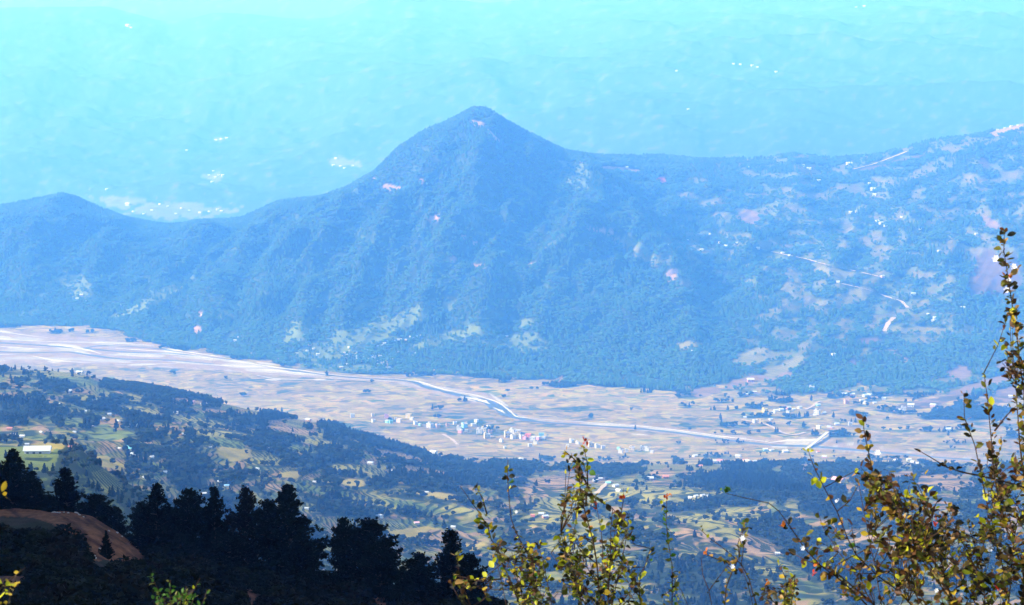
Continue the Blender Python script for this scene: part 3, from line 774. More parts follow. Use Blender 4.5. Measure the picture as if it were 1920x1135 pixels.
FOL = [simple_mat('foliage_dark', (0.011, 0.018, 0.009), 0.45, 1.2, 0.9, 0.05, 0.30),
       simple_mat('foliage_mid', (0.020, 0.029, 0.009), 0.45, 1.2, 0.9, 0.05, 0.30),
       simple_mat('foliage_pine', (0.009, 0.016, 0.009), 0.45, 1.2, 0.9, 0.05, 0.25)]
BARK = simple_mat('bark', (0.09, 0.065, 0.045), 0.3, 6)

def far_crown(kind, rnd):
    """unit-height crown of leaf lumps with loose leafy faces at its edge"""
    mb = MB()
    if kind == 'pine':
        lumps = [(rnd.uniform(-.05, .05), rnd.uniform(-.05, .05), z, (1.02 - z) * 0.30 + 0.05, 0.10) for z in (0.22, 0.33, 0.45, 0.57, 0.69, 0.80, 0.91)]
        lumps += [(math.cos(t) * .13, math.sin(t) * .13, z, .11, .08) for t, z in ((rnd.uniform(0, 6.28), rnd.uniform(.25, .6)) for _ in range(5))]
    else:
        lumps = []
        for _ in range(10):
            t = rnd.uniform(0, 6.28); rr = rnd.uniform(0.05, 0.30); z = rnd.uniform(0.34, 0.80)
            lumps.append((math.cos(t) * rr, math.sin(t) * rr, z, rnd.uniform(.14, .22) * (1.1 - 0.4 * abs(z - .5)), rnd.uniform(.12, .18)))
    for (x, y, z, rx, rz) in lumps:
        vs_ = [Vector((x + p.x * rx * rnd.uniform(.7, 1.25), y + p.y * rx * rnd.uniform(.7, 1.25), z + p.z * rz * rnd.uniform(.7, 1.25))) for p in ICO1[0]]
        mb.poly(vs_, ICO1[1])
        for _ in range(9):
            d = Vector((rnd.gauss(0, 1), rnd.gauss(0, 1), rnd.gauss(0, 1))).normalized()
            c = Vector((x + d.x * rx * 1.12, y + d.y * rx * 1.12, z + d.z * rz * 1.12))
            u = Vector((rnd.gauss(0, 1), rnd.gauss(0, 1), rnd.gauss(0, 1))).normalized() * .05
            w = d.cross(u).normalized() * .04
            mb.poly([c - u, c + w, c + u, c - w], [(0, 1, 2, 3)])
    return mb

rnd = random.Random(3)
PROTO = []
for kind, nv in (('leaf', 4), ('pine', 3)):
    for k in range(nv):
        mb = far_crown(kind, rnd)
        crown = mb.mesh('far_crown', FOL[2] if kind == 'pine' else FOL[k % 2])
        tr = MB().tube([(0, 0, -0.06), (0.01, 0, 0.25), (0, 0.01, 0.7)], [0.035, 0.026, 0.01], 5)
        trunk = tr.mesh('far_trunk', BARK)
        both = MB(); both.poly(mb.v, mb.f); nf = len(mb.f); both.poly(tr.v, tr.f)
        bm_ = both.mesh('wood_tree', FOL[2] if kind == 'pine' else FOL[k % 2]); bm_.materials.append(BARK)
        bm_.polygons.foreach_set('material_index', np.array([0] * nf + [1] * len(tr.f), np.int32))
        PROTO.append((kind, crown, trunk, bm_))

MFOL = [simple_mat('mountain_foliage', (0.044, 0.098, 0.030), 0.40, 1.2, 0.9, 0.05, 0.12), simple_mat('mountain_foliage_pale', (0.056, 0.115, 0.036), 0.30, 1.2, 0.9, 0.05, 0.12)]
mtn_src = bpy.data.collections.new('mountain_wood_sources')
for i, p in enumerate(PROTO):
    m2 = p[3].copy(); m2.materials[0] = MFOL[i % 2]
    mtn_src.objects.link(bpy.data.objects.new('mountain_wood_source_%02d' % i, m2))
wood_src = bpy.data.collections.new('wood_sources')       # not linked to the scene: only instanced
for i, p in enumerate(PROTO):
    wood_src.objects.link(bpy.data.objects.new('wood_source_%02d' % i, p[3]))

def scatter_group():
    ng = bpy.data.node_groups.new('scatter', 'GeometryNodeTree')
    ng.interface.new_socket('Geometry', in_out='INPUT', socket_type='NodeSocketGeometry')
    ng.interface.new_socket('Collection', in_out='INPUT', socket_type='NodeSocketCollection')
    ng.interface.new_socket('Geometry', in_out='OUTPUT', socket_type='NodeSocketGeometry')
    gi = ng.nodes.new('NodeGroupInput'); go = ng.nodes.new('NodeGroupOutput')
    ci = ng.nodes.new('GeometryNodeCollectionInfo'); ci.inputs['Separate Children'].default_value = True; ci.inputs['Reset Children'].default_value = True
    ip = ng.nodes.new('GeometryNodeInstanceOnPoints'); ip.inputs['Pick Instance'].default_value = True
    def na_(name, typ):
        n = ng.nodes.new('GeometryNodeInputNamedAttribute'); n.data_type = typ; n.inputs['Name'].default_value = name
        return n.outputs['Attribute']
    ng.links.new(gi.outputs[0], ip.inputs['Points']); ng.links.new(gi.outputs[1], ci.inputs['Collection'])
    ng.links.new(ci.outputs[0], ip.inputs['Instance'])
    ng.links.new(na_('idx', 'INT'), ip.inputs['Instance Index'])
    ng.links.new(na_('rot', 'FLOAT_VECTOR'), ip.inputs['Rotation'])
    ng.links.new(na_('scl', 'FLOAT_VECTOR'), ip.inputs['Scale'])
    ng.links.new(ip.outputs[0], go.inputs[0])
    return ng, [s.identifier for s in ng.interface.items_tree if s.in_out == 'INPUT'][1]
SCATTER, SC_ID = scatter_group()

def scatter(name, P, idx, rot, scl, coll, label):
    me = bpy.data.meshes.new(name)
    me.vertices.add(len(P)); me.vertices.foreach_set('co', P.astype(np.float32).ravel())
    me.attributes.new('idx', 'INT', 'POINT').data.foreach_set('value', idx.astype(np.int32))
    me.attributes.new('rot', 'FLOAT_VECTOR', 'POINT').data.foreach_set('vector', rot.astype(np.float32).ravel())
    me.attributes.new('scl', 'FLOAT_VECTOR', 'POINT').data.foreach_set('vector', scl.astype(np.float32).ravel())
    o = link(name, me, kind='stuff', label=label)
    md = o.modifiers.new('scatter', 'NODES'); md.node_group = SCATTER; md[SC_ID] = coll
    return o

def sample_land(k0, k1, n, x0=-80, x1=2000):
    r0 = int(np.searchsorted(GR, k0)); r1 = int(np.searchsorted(GR, k1)) - 1
    c0 = int(np.searchsorted(cols, x0)); c1 = int(np.searchsorted(cols, x1)) - 1
    dx = np.diff(GX, axis=1)[r0:r1, c0:c1]; dy = np.diff(GY, axis=0)[r0:r1, c0:c1]
    w = (dx * dy * np.clip(WOOD[r0:r1, c0:c1], 0, 1)).ravel()
    tot = w.sum()
    ids = RNG.choice(len(w), n, p=w / tot)
    i = ids // (c1 - c0) + r0; j = ids % (c1 - c0) + c0
    s = RNG.random(n); t = RNG.random(n)
    g = lambda A: (A[i, j] * (1 - t) + A[i, j + 1] * t) * (1 - s) + (A[i + 1, j] * (1 - t) + A[i + 1, j + 1] * t) * s
    return np.stack([g(GX), g(GY), g(GZ)], -1), tot / n

def visible(P, h):
    """not hidden behind nearer land, judged at height h above the ground"""
    px, py = project(P[:, 0], P[:, 1], P[:, 2] + h)
    j = np.clip(np.interp(px, cols, np.arange(NC)).astype(int), 0, NC - 1)
    runmin = np.minimum.accumulate(PY, axis=0)
    # row index by Y
    out = np.ones(len(P), bool)
    for n_ in range(len(P)):
        c = j[n_]; r = int(np.searchsorted(GY[:, c], P[n_, 1] - 20))
        out[n_] = r < 1 or runmin[max(0, r - 1), c] > py[n_]
    return out, px, py

def woods(name, k0, k1, n, hmin, hmax, pine_share, label, lift=0.0):
    P, _ = sample_land(k0, k1, n)
    v, px, py = visible(P, hmax)
    P = P[v]; n = len(P)
    pn = fbm(P[:, 0] / 260, P[:, 1] / 260, 301, 2) + RNG.normal(0, .15, n)
    pine = pn > np.quantile(pn, 1 - pine_share)
    idx = np.where(pine, 4 + RNG.integers(0, 3, n), RNG.integers(0, 4, n))
    h = RNG.uniform(hmin, hmax, n) * np.where(pine, 1.25, 1.0) * np.clip(P[:, 1] / 2600, .55, 1.1)
    w = h * np.where(pine, RNG.uniform(0.75, 1.0, n), RNG.uniform(0.85, 1.3, n))
    rot = np.zeros((n, 3)); rot[:, 2] = RNG.uniform(0, 6.28, n)
    return P, idx, rot, np.stack([w, w, h], -1), pine
Pm = woods('mid', 1.0, 8.0, 42000, 5, 9.5, 0.22, '')
Pm_vis, mpx, mpy = visible(Pm[0], 6)
crestn = crest_y(mpx)
score = np.where((mpx > 10) & (mpx < 1910) & (mpy < 1125) & (mpy < crestn - 60) & Pm_vis, Pm[3][:, 2] / Pm[0][:, 1], 0)
# thin to individuals that do not sit on top of one another
order = np.argsort(-score)
big = []; cell = set()
for i in order:
    if score[i] <= 0 or len(big) >= 300: break
    key = (int(mpx[i] // 11), int(mpy[i] // 8))
    if key in cell: continue
    cell.add(key); big.append(i)
big_set = np.zeros(len(Pm[0]), bool); big_set[big] = True
rest = ~big_set
scatter('woodland', Pm[0][rest], Pm[1][rest], Pm[2][rest], Pm[3][rest], wood_src, 'mixed woodland covering the hill country')
Pv = woods('val', 8.0, 9.0, 1800, 8, 15, 0.1, '')
scatter('valley_trees', Pv[0], Pv[1], Pv[2], Pv[3], wood_src, 'tree clumps along the valley fields')
Pt = woods('mtn', 9.0, 11.15, 85000, 8, 14, 0.20, '')
tx, ty = project(Pt[0][:, 0], Pt[0][:, 1], Pt[0][:, 2])
clear = np.ones(len(tx), bool)
for pts, w, k0 in TRACKS:                     # the tracks are cut through the trees
    for (x0, y0), (x1, y1) in zip(pts[:-1], pts[1:]):
        t = np.clip(((tx - x0) * (x1 - x0) + (ty - y0) * (y1 - y0)) / ((x1 - x0) ** 2 + (y1 - y0) ** 2), 0, 1)
        dx_, dy_ = tx - x0 - t * (x1 - x0), ty - y0 - t * (y1 - y0)
        clear &= ~((np.abs(dx_) < 5) & (dy_ > -3) & (dy_ < 10))
Pt = tuple(a[clear] for a in Pt)
scatter('forest', Pt[0], Pt[1], Pt[2], Pt[3], mtn_src, 'forest covering the mountain face')

ORD = lambda n: '%d%s' % (n, 'th' if 10 <= n % 100 <= 20 else {1: 'st', 2: 'nd', 3: 'rd'}.get(n % 10, 'th'))
ZONES = [(0, 330, 'low on the hillside above the dark pines'), (330, 620, 'on the hillside behind the tall dark pines'), (620, 850, 'on the terraces above the dark pine clump'),
         (850, 1040, 'behind the thin twiggy shrub'), (1040, 1240, 'behind the tallest middle shrub'), (1240, 1480, 'in the wood behind the lone upright twigs'), (1480, 1700, 'in the blue wood behind the brown-leaved shrub'), (1700, 1930, 'behind the dense brown-leaved shrub')]
nth = {}; _cnt = {}
for i in sorted(big, key=lambda q: mpx[q]):
    z_ = ('near' if Pm[0][i][1] < 1900 else next(z[2] for z in ZONES if z[0] <= mpx[i] < z[1]), Pm[1][i] >= 4)
    _cnt[z_] = _cnt.get(z_, 0) + 1; nth[i] = ORD(_cnt[z_])
for i in big:
    P, idx, rot, scl = Pm[0][i], Pm[1][i], Pm[2][i], Pm[3][i]
    kind, crown, trunk, _ = PROTO[idx]
    zone = next(z[2] for z in ZONES if z[0] <= mpx[i] < z[1])
    near = 'on the near shaded spur' if P[1] < 1900 else zone
    nm = 'pine_tree' if kind == 'pine' else 'broadleaf_tree'
    o = link(nm, None, category='tree', group='trees ' + near)
    o['label'] = ('narrow dark pine' if kind == 'pine' else 'round-crowned tree') + ', %s from the left ' % nth[i] + near
    o.location = P; o.rotation_euler = rot; o.scale = scl
    link('crown', crown, o); link('trunk', trunk, o)

# ---- the dark pines of the near slope
NEEDLE = [simple_mat('needles_dark', (0.007, 0.009, 0.005), 0.5, 2.5, 0.9, 0.04, 0.2), simple_mat('needles_brown', (0.012, 0.009, 0.005), 0.5, 2.5, 0.9, 0.04, 0.2)]
DBARK = simple_mat('pine_bark', (0.045, 0.032, 0.024), 0.3, 6)
def pine_meshes(seed, shape, gaps):
    r = random.Random(seed)
    tr = MB(); bend = [(r.uniform(-.015, .015), r.uniform(-.015, .015)) for _ in range(5)]
    tr.tube([(0, 0, -.05), (*bend[0], .25), (*bend[1], .5), (*bend[2], .75), (*bend[3], .97)], [.022, .018, .013, .008, .002], 6)
    cr = MB()
    z = 0.10
    while z < 0.98:
        nb = r.randint(5, 8)
        L0 = shape(z)
        for b in range(nb):
            if r.random() < gaps: continue
            th = r.uniform(0, 6.283); L = L0 * r.uniform(.55, 1.15)
            dz = r.uniform(.02, .10) + 0.12 * z
            p0 = Vector((0, 0, z)); p1 = Vector((math.cos(th) * L, math.sin(th) * L, z + dz * L / .3))
            tr.tube([p0, p0.lerp(p1, .5) - Vector((0, 0, .008)), p1], [.006, .004, .0015], 3)
            nt_ = max(5, int(24 * L / .25))
            for t in range(nt_):
                s = 0.22 + 0.82 * (t + r.random()) / nt_
                c = p0.lerp(p1, s) + Vector((r.gauss(0, .018), r.gauss(0, .018), r.gauss(.006, .014)))
                for q in range(4):
                    u = Vector((r.gauss(0, 1), r.gauss(0, 1), r.gauss(.35, .8))).normalized() * r.uniform(.022, .042)
                    w = u.cross(Vector((r.gauss(0, 1), r.gauss(0, 1), r.gauss(0, 1)))).normalized() * r.uniform(.010, .019)
                    cr.poly([c - u * .35, c + w, c + u, c - w], [(0, 1, 2, 3)])
        z += r.uniform(.022, .038)
    return tr, cr
full = lambda z: 0.02 + 0.44 * (1 - z) ** 1.1 * min(1, (z + .12) * 3.5)
round_ = lambda z: 0.03 + 0.30 * max(0, 1 - (abs(z - .42) / .58) ** 1.8)
slim = lambda z: 0.04 + 0.27 * (1 - z) ** 0.8
PINES = []
for sd, sh, gp in ((1, full, .08), (2, round_, .10), (3, slim, .08), (4, full, .12), (5, round_, .42)):
    t_, c_ = pine_meshes(sd, sh, gp)
    PINES.append((t_.mesh('pine_trunk', DBARK), c_.mesh('pine_crown', NEEDLE[1 if sd == 5 else 0])))
def near_point(px, Y):
    X = (px - CX) / F * Y
    z = float(near_z(np.array([X]), np.array([float(Y)]))[0])
    X = (px - CX) / F * (Y * math.cos(TH) - z * math.sin(TH))
    z = float(near_z(np.array([X]), np.array([float(Y)]))[0])
    return Vector((X, Y, z))
pine_list = [  # px, row of the tip, distance, width px, mesh, label
 (28, 843, 196, 92, 3, 'broad black pine at the left edge above the dirt road'),
 (-8, 868, 198, 80, 1, 'dark pine cut off by the left frame edge'),
 (62, 885, 194, 60, 0, 'smaller pine leaning out right of the broad edge pine'),
 (126, 879, 197, 74, 0, 'lone dark pine on the crest behind the road bend'),
 (183, 928, 196, 60, 1, 'low rounded pine just past the road bend'),
 (222, 952, 195, 44, 0, 'stubby dark pine at the foot of the crest gap'),
 (266, 942, 186, 36, 1, 'rounded small pine at the start of the pine row'),
 (297, 906, 182, 66, 3, 'twin-topped tall pine at the start of the row'),
 (322, 952, 186, 50, 1, 'dense lower pine pressed against the twin-topped pine'),
 (358, 919, 183, 56, 1, 'rounded dark pine second in the row'),
 (404, 915, 184, 62, 0, 'pointed dark pine in the middle of the row'),
 (462, 917, 182, 56, 4, 'thin sparse pine with sky showing between its branches'),
 (504, 940, 178, 62, 1, 'bushy pine hugging the left of the tallest pine'),
 (541, 909, 177, 104, 3, 'tallest densest pine at the right end of the row'),
 (566, 1000, 172, 60, 2, 'low pine under the right flank of the tallest pine'),
 (646, 973, 176, 44, 1, 'rounded pine at the left of the isolated dark clump'),
 (692, 975, 175, 86, 1, 'wide round-topped pine of the isolated dark clump'),
 (715, 1010, 172, 60, 1, 'low bushy pine on the right of the isolated clump'),
 (786, 1038, 172, 54, 1, 'small rounded pine between the clump and the thick pine'),
 (846, 996, 170, 66, 2, 'thick blunt pine beside the twiggy shrub stems'),
 (880, 1040, 168, 54, 1, 'low pine half hidden behind the thin shrub twigs'),
 (755, 1062, 168, 40, 0, 'little pointed pine by the reddish path'),
 (430, 1000, 176, 60, 1, 'low dark pine filling the gap beneath the sparse pine'),
 (338, 1000, 176, 64, 3, 'dark low pine in front of the row of pines'),
 (200, 1058, 150, 18, 0, 'tiny young pine standing at the lower edge of the dirt road')]
for (px, top, Y, w, k, lab) in pine_list:
    b = near_point(px, Y)
    h = (float(slope_of(top)) * Y) - b.z
    h = max(h * 0.985, 2.0)
    wid = w / F * Y * 1.24
    o = link('pine_tree', None, label=lab, category='tree', group='dark pines on the near slope')
    o.location = b; o.rotation_euler = (0, 0, rnd.uniform(0, 6.28))
    sx = wid / 0.56
    o.scale = (sx, sx, h)
    link('crown', PINES[k][1], o); link('trunk', PINES[k][0], o)

# ---- dark undergrowth of the near slope (nobody could count it)
def bush_mesh(seed):
    r = random.Random(seed); mb = MB()
    for _ in range(420):
        d = Vector((r.gauss(0, 1), r.gauss(0, 1), abs(r.gauss(0, 1)))).normalized() * r.uniform(.55, 1.0)
        c = Vector((d.x * .5, d.y * .5, d.z * .75))
        u = Vector((r.gauss(0, 1), r.gauss(0, 1), r.gauss(.5, 1))).normalized() * r.uniform(.05, .11)
        w = u.cross(Vector((r.gauss(0, 1), r.gauss(0, 1), r.gauss(0, 1)))).normalized() * r.uniform(.03, .06)
        mb.poly([c - u, c + w, c + u, c - w], [(0, 1, 2, 3)])
    return mb.mesh('bush_mass', [NEEDLE[0], NEEDLE[1], simple_mat('bush_green', (0.010, 0.011, 0.004), .4, 3, .9, .04, .3)][seed % 3])
bush_src = bpy.data.collections.new('bush_sources')
for k in range(4):
    bush_src.objects.link(bpy.data.objects.new('bush_source_%d' % k, bush_mesh(k)))
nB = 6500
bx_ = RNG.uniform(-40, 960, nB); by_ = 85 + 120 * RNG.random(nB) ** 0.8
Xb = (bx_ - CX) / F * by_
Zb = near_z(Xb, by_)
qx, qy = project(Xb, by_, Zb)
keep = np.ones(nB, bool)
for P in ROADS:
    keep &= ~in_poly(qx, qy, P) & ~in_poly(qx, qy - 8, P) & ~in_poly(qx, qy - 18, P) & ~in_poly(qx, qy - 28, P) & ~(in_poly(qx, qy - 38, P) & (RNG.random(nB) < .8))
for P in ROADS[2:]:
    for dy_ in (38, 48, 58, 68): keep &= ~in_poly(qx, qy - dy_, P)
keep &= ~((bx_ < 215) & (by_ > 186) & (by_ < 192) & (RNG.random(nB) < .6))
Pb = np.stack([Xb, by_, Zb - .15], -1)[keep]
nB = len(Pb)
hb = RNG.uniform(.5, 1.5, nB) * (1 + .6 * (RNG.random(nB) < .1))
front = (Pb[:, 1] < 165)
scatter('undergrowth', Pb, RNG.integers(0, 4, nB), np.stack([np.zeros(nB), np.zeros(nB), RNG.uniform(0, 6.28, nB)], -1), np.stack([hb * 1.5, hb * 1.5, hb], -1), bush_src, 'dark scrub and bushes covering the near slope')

# ---- pale stones along the outer edge of the dirt road
STONE = simple_mat('road_stone', (0.34, 0.30, 0.27), .3, 4, .9)
def stone_mesh(seed):
    r = random.Random(seed)
    vs_ = [Vector((p.x * r.uniform(.75, 1.2), p.y * r.uniform(.75, 1.2), p.z * r.uniform(.5, .9))) for p in icos(0)[0]]
    return MB().poly(vs_, icos(0)[1]).mesh('stone', STONE)
stones = [stone_mesh(i) for i in range(3)]
st_px = [(103, 951, .34), (107, 949, .22), (99, 952, .2), (112, 950, .18), (128, 957, .2), (143, 963, .26), (149, 966, .22), (157, 970, .2), (147, 964, .16), (120, 955, .16), (204, 996, .2), (219, 1001, .24), (228, 1007, .18), (255, 1024, .2), (162, 1033, .2), (172, 1044, .34), (176, 1047, .26), (166, 1041, .22), (186, 1031, .16), (150, 1024, .18)]
def surf_near(px, py):
    best = None
    for Y in np.arange(205, 100, -0.5)[::-1]:
        X = (px - CX) / F * Y * 1.02
        z = float(near_z(np.array([X]), np.array([Y]))[0])
        q = project(X, Y, z)
        if q[1] <= py: return Vector((X, Y, z))
    return near_point(px, 188)
sp_ = sorted(st_px)
for n_, (x, y, s) in enumerate(sp_):
    p = surf_near(x, y)
    o = link('road_stone', stones[n_ % 3], label='pale grey stone, %s from the left along the dirt road edge' % ORD(n_ + 1), category='stone', group='stones by the dirt road')
    o.location = p; o.scale = (s * .6, s * .6, s * .5); o.rotation_euler = (0, 0, n_ * 1.3)
#PART3
# ------------------------------------------------------------------ houses
WALLC = {'white': (0.50, 0.49, 0.46), 'cream': (0.52, 0.44, 0.26), 'peach': (0.48, 0.30, 0.22), 'pink': (0.50, 0.25, 0.30), 'yellow': (0.55, 0.45, 0.14), 'cyan': (0.22, 0.45, 0.50), 'brick': (0.55, 0.26, 0.18), 'grey': (0.50, 0.50, 0.50), 'tan': (0.60, 0.48, 0.34), 'red': (0.66, 0.20, 0.16)}
ROOFC = {'white': (0.55, 0.56, 0.57), 'grey': (0.45, 0.45, 0.46), 'blue': (0.22, 0.42, 0.62), 'cyan': (0.25, 0.66, 0.70), 'red': (0.50, 0.20, 0.14), 'tin': (0.44, 0.47, 0.51), 'pink': (0.66, 0.36, 0.40)}
WM = {k: simple_mat('wall_' + k, v, .10, 2.5, .85, .1) for k, v in WALLC.items()}
RM = {k: simple_mat('roof_' + k, v, .14, 3, .6, .25) for k, v in ROOFC.items()}
PANE = simple_mat('window_dark', (0.05, 0.06, 0.07), .2, 2, .3, .4)
_hc = {}
def hmesh(key, fn, mat):
    k = (key, mat.name)
    if k not in _hc: _hc[k] = fn().mesh(key, mat)
    return _hc[k]
def m_wall(): return MB().box(-.5, .5, -.4, .4, -.25, 1)
def m_flat():
    b = MB().box(-.54, .54, -.44, .44, 1.0, 1.05)
    for a in ((-.54, .54, -.44, -.40), (-.54, .54, .40, .44), (-.54, -.50, -.40, .40), (.50, .54, -.40, .40)): b.box(*a, 1.05, 1.16)
    return b
def m_tower(): return MB().box(-.44, -.12, -.05, .34, 1.05, 1.36).box(-.48, -.08, -.09, .38, 1.36, 1.41)
def m_gable_wall(): return MB().poly([(-.5, -.4, -.25), (.5, -.4, -.25), (.5, .4, -.25), (-.5, .4, -.25), (-.5, -.4, 1), (.5, -.4, 1), (.5, .4, 1), (-.5, .4, 1), (-.5, 0, 1.4), (.5, 0, 1.4)],
    [(0, 1, 5, 4), (2, 3, 7, 6), (1, 2, 6, 9, 5), (3, 0, 4, 8, 7), (3, 2, 1, 0)])
def m_gable_roof():
    b = MB()
    for s in (-1, 1):
        p = [(-.58, s * .50, .93), (.58, s * .50, .93), (.58, 0, 1.45), (-.58, 0, 1.45)]
        q = [(x, y, z + .06) for x, y, z in p]
        b.poly(p + q, [(0, 1, 2, 3), (7, 6, 5, 4), (0, 4, 5, 1), (1, 5, 6, 2), (3, 7, 4, 0), (2, 6, 7, 3)])
    return b
def m_win(x, z, side):
    if side == 'f': return lambda: MB().box(x - .08, x + .08, -.412, -.38, z, z + .22)
    return lambda: MB().box(.38, .512, x - .08, x + .08, z, z + .22)
def m_door(): return MB().box(-.07, .07, -.414, -.38, 0, .32)

CLUSTERS = {}
HOUSES = []
def add_house(px, py, wall, roof, size, kind, cluster, kmin=0, kmax=11.3, yaw=None, extra=''):
    p = surf(px, py, kmin, kmax)
    size = size * .88 * p.y / F * (1.0 if kmin >= 7 else 1.25) * (0.26 if kmin == 13 else .72 if kmin == 8.9 or (kmin == 9 and kmax == 10.5) else .8 if kmin == 9 else 1)
    HOUSES.append([px, py, wall, roof, size, kind, cluster, p, yaw, extra])
cl = 'riverside village below the river bend'
for t in [(661,783,'white',9),(699,781,'cream',6),(700,792,'white',7),(725,784,'pink',9),(726,793,'cyan',8),(733,794,'cyan',8),(748,792,'tan',10),(766,784,'cream',10),(772,788,'white',7),(742,787,'white',6),(779,796,'white',8),(787,798,'cyan',6),
          (806,802,'white',11),(821,802,'peach',9),(839,799,'peach',7),(853,796,'white',7),(861,807,'white',10),(871,802,'cyan',10),(863,812,'pink',8),(874,810,'white',6),(888,801,'cream',9),(893,792,'white',8),(899,813,'white',11),(907,810,'cream',12),
          (913,822,'cream',11),(919,813,'peach',8),(916,803,'white',7)]:
    add_house(t[0], t[1], t[2], 'flat', t[3], 'flat', cl, 7)
cl = 'crowded white village by the river flats'
for t in [(952,820,'cream',13),(961,813,'white',11),(971,814,'cream',12),(969,822,'cream',11),(962,823,'white',9),(978,823,'white',9),(990,822,'red',11),(984,824,'pink',8),(999,827,'white',11),(1009,825,'pink',9),(1015,820,'cyan',10),(1019,824,'white',8),(994,838,'white',8),(940,829,'white',7),(947,841,'white',6),(1004,833,'white',8)]:
    add_house(t[0], t[1], t[2], 'flat', t[3], 'flat', cl, 7)
cl = 'row of houses behind the red-tipped shrub'
for t in [(1072,830,'white',8),(1083,833,'white',7),(1108,838,'cream',11),(1120,840,'white',9),(1131,842,'white',8),(1160,843,'cyan',7),(1164,850,'white',9),(1175,848,'white',8),(1185,846,'cream',12),(1205,845,'white',11),(1214,846,'white',9),(1222,850,'white',7),(1064,838,'white',6)]:
    add_house(t[0], t[1], t[2], 'flat', t[3], 'flat', cl, 7)
cl = 'scattered houses above the bridge'
for t in [(1401,742,'peach',9,'g'),(1407,716,'pink',14,'g'),(1415,737,'pink',7,'g'),(1522,732,'white',11,'f'),(1583,742,'white',11,'g'),(1598,742,'pink',10,'g'),(1622,744,'white',10,'g'),(1630,743,'white',9,'g'),(1587,757,'peach',10,'f'),(1615,752,'white',7,'g'),(1621,757,'white',7,'f'),(1657,749,'white',8,'g'),
          (1534,761,'cyan',8,'g'),(1434,773,'yellow',9,'f'),(1455,772,'white',10,'g'),(1451,775,'white',7,'g'),(1478,767,'pink',9,'g'),(1499,766,'white',9,'g'),(1477,775,'white',7,'f'),(1532,777,'white',11,'f'),(1545,776,'white',8,'g'),(1528,780,'white',7,'g'),(1416,793,'white',9,'f'),(1427,794,'yellow',9,'f'),(1445,788,'white',8,'g'),(1397,784,'white',7,'g'),
          (1535,804,'white',9,'f'),(1554,802,'white',8,'g'),(1569,797,'white',9,'g'),(1594,798,'white',8,'f'),(1465,770,'grey',8,'g'),(1488,769,'grey',7,'g'),(1470,780,'white',6,'g'),(1560,803,'pink',6,'g')]:
    add_house(t[0], t[1], t[2], 'tin' if t[4] == 'g' else 'flat', t[3], 'gable' if t[4] == 'g' else 'flat', cl, 8)
cl = 'pale slope behind the brown-leaved shrub'
for t in [(1683,772,'pink',10,'g'),(1694,771,'white',11,'f'),(1708,763,'white',12,'g'),(1750,763,'peach',11,'g'),(1777,809,'white',14,'g'),(1895,745,'white',8,'g'),(1640,757,'white',7,'g')]:
    add_house(t[0], t[1], t[2], 'tin', t[3], 'gable' if t[4] == 'g' else 'flat', cl, 8)
cl = 'wood-edge hamlet below the bridge'
for t in [(1435,845,'cyan',8),(1447,846,'white',7),(1472,849,'white',8),(1534,849,'white',6),(1546,859,'pink',7),(1384,858,'white',8),(1397,866,'cream',8),(1414,868,'peach',7),(1303,857,'white',8),(1313,876,'white',7),(1340,867,'white',8),(1350,867,'white',9),(1361,868,'cyan',7),(1402,867,'white',8),(1673,872,'cyan',9),(1679,865,'white',7),(1704,864,'white',8),(1711,868,'white',7),(1720,870,'white',6)]:
    add_house(t[0], t[1], t[2], random.choice(['tin', 'white', 'red']), t[3], 'gable', cl, 5)
cl = 'farmsteads on the left hillside'
for t in [(51,835,'white','tin',7),(131,839,'peach','red',6),(225,842,'tan','tin',6),(250,853,'white','tin',7),(285,858,'white','tin',6),(271,896,'white','tin',6),(282,906,'white','tin',6),(310,886,'white','tin',6),(24,818,'white','tin',9),(42,820,'grey','white',8),(78,812,'white','tin',6),(176,799,'white','cyan',7),
          (192,788,'white','tin',9),(222,791,'white','tin',6),(238,792,'white','white',6),(243,800,'white','tin',8),(254,799,'white','cyan',8),(265,803,'white','tin',7),(140,811,'white','tin',5),(382,928,'white','white',8),(425,913,'white','blue',8),(412,905,'cream','white',7),(358,758,'peach','pink',12),(382,761,'white','tin',9),(301,753,'pink','red',7),
          (539,779,'tan','red',9),(483,880,'white','tin',6),(578,762,'peach','tin',9),(620,773,'white','tin',8),(634,775,'cream','tin',8),(548,768,'white','tin',7),(18,806,'brick','red',8),(110,760,'white','tin',7),(60,742,'white','tin',7),(160,772,'white','tin',6),(330,775,'white','tin',7),(205,778,'grey','tin',6),(130,735,'white','tin',7),(150,702,'white','tin',10),
          (450,800,'white','tin',7),(395,840,'white','tin',5),(590,905,'white','tin',6),(575,955,'white','tin',7),(560,870,'brick','red',6),(508,842,'white','tin',6),(345,815,'white','tin',6)]:
    add_house(t[0], t[1], t[2], t[3], t[4], 'gable', cl, 2.6, 8)
cl = 'farmhouses among the middle terraces'
for t in [(695,871,'white','tin',9),(740,887,'white','tin',9),(813,851,'white','white',10),(712,970,'white','tin',9),(781,983,'grey','pink',8),(987,952,'white','tin',10),(1015,966,'white','tin',9),(1022,971,'brick','tin',9),(999,968,'red','red',7),(977,863,'white','tin',8),(1117,904,'white','tin',9),(1140,908,'white','cyan',8),(1154,913,'white','tin',10),(1160,922,'white','white',8),
          (1218,901,'peach','tin',11),(1248,897,'brick','red',10),(850,990,'white','tin',7),(980,955,'white','tin',8),(1125,900,'peach','tin',7),(1212,896,'white','tin',7),(1458,1040,'white','tin',9),(1548,902,'pink','white',8),(1572,906,'tan','pink',16),(1569,939,'white','tin',7),(1295,935,'white','tin',8),(1305,932,'white','white',7),(1317,931,'white','tin',8),(1328,932,'white','tin',7),(930,905,'white','tin',7),(670,850,'white','tin',7),(800,925,'white','tin',6)]:
    add_house(t[0], t[1], t[2], t[3], t[4], 'gable', cl, 3.2, 8)
cl = 'dense white village at the mountain foot'
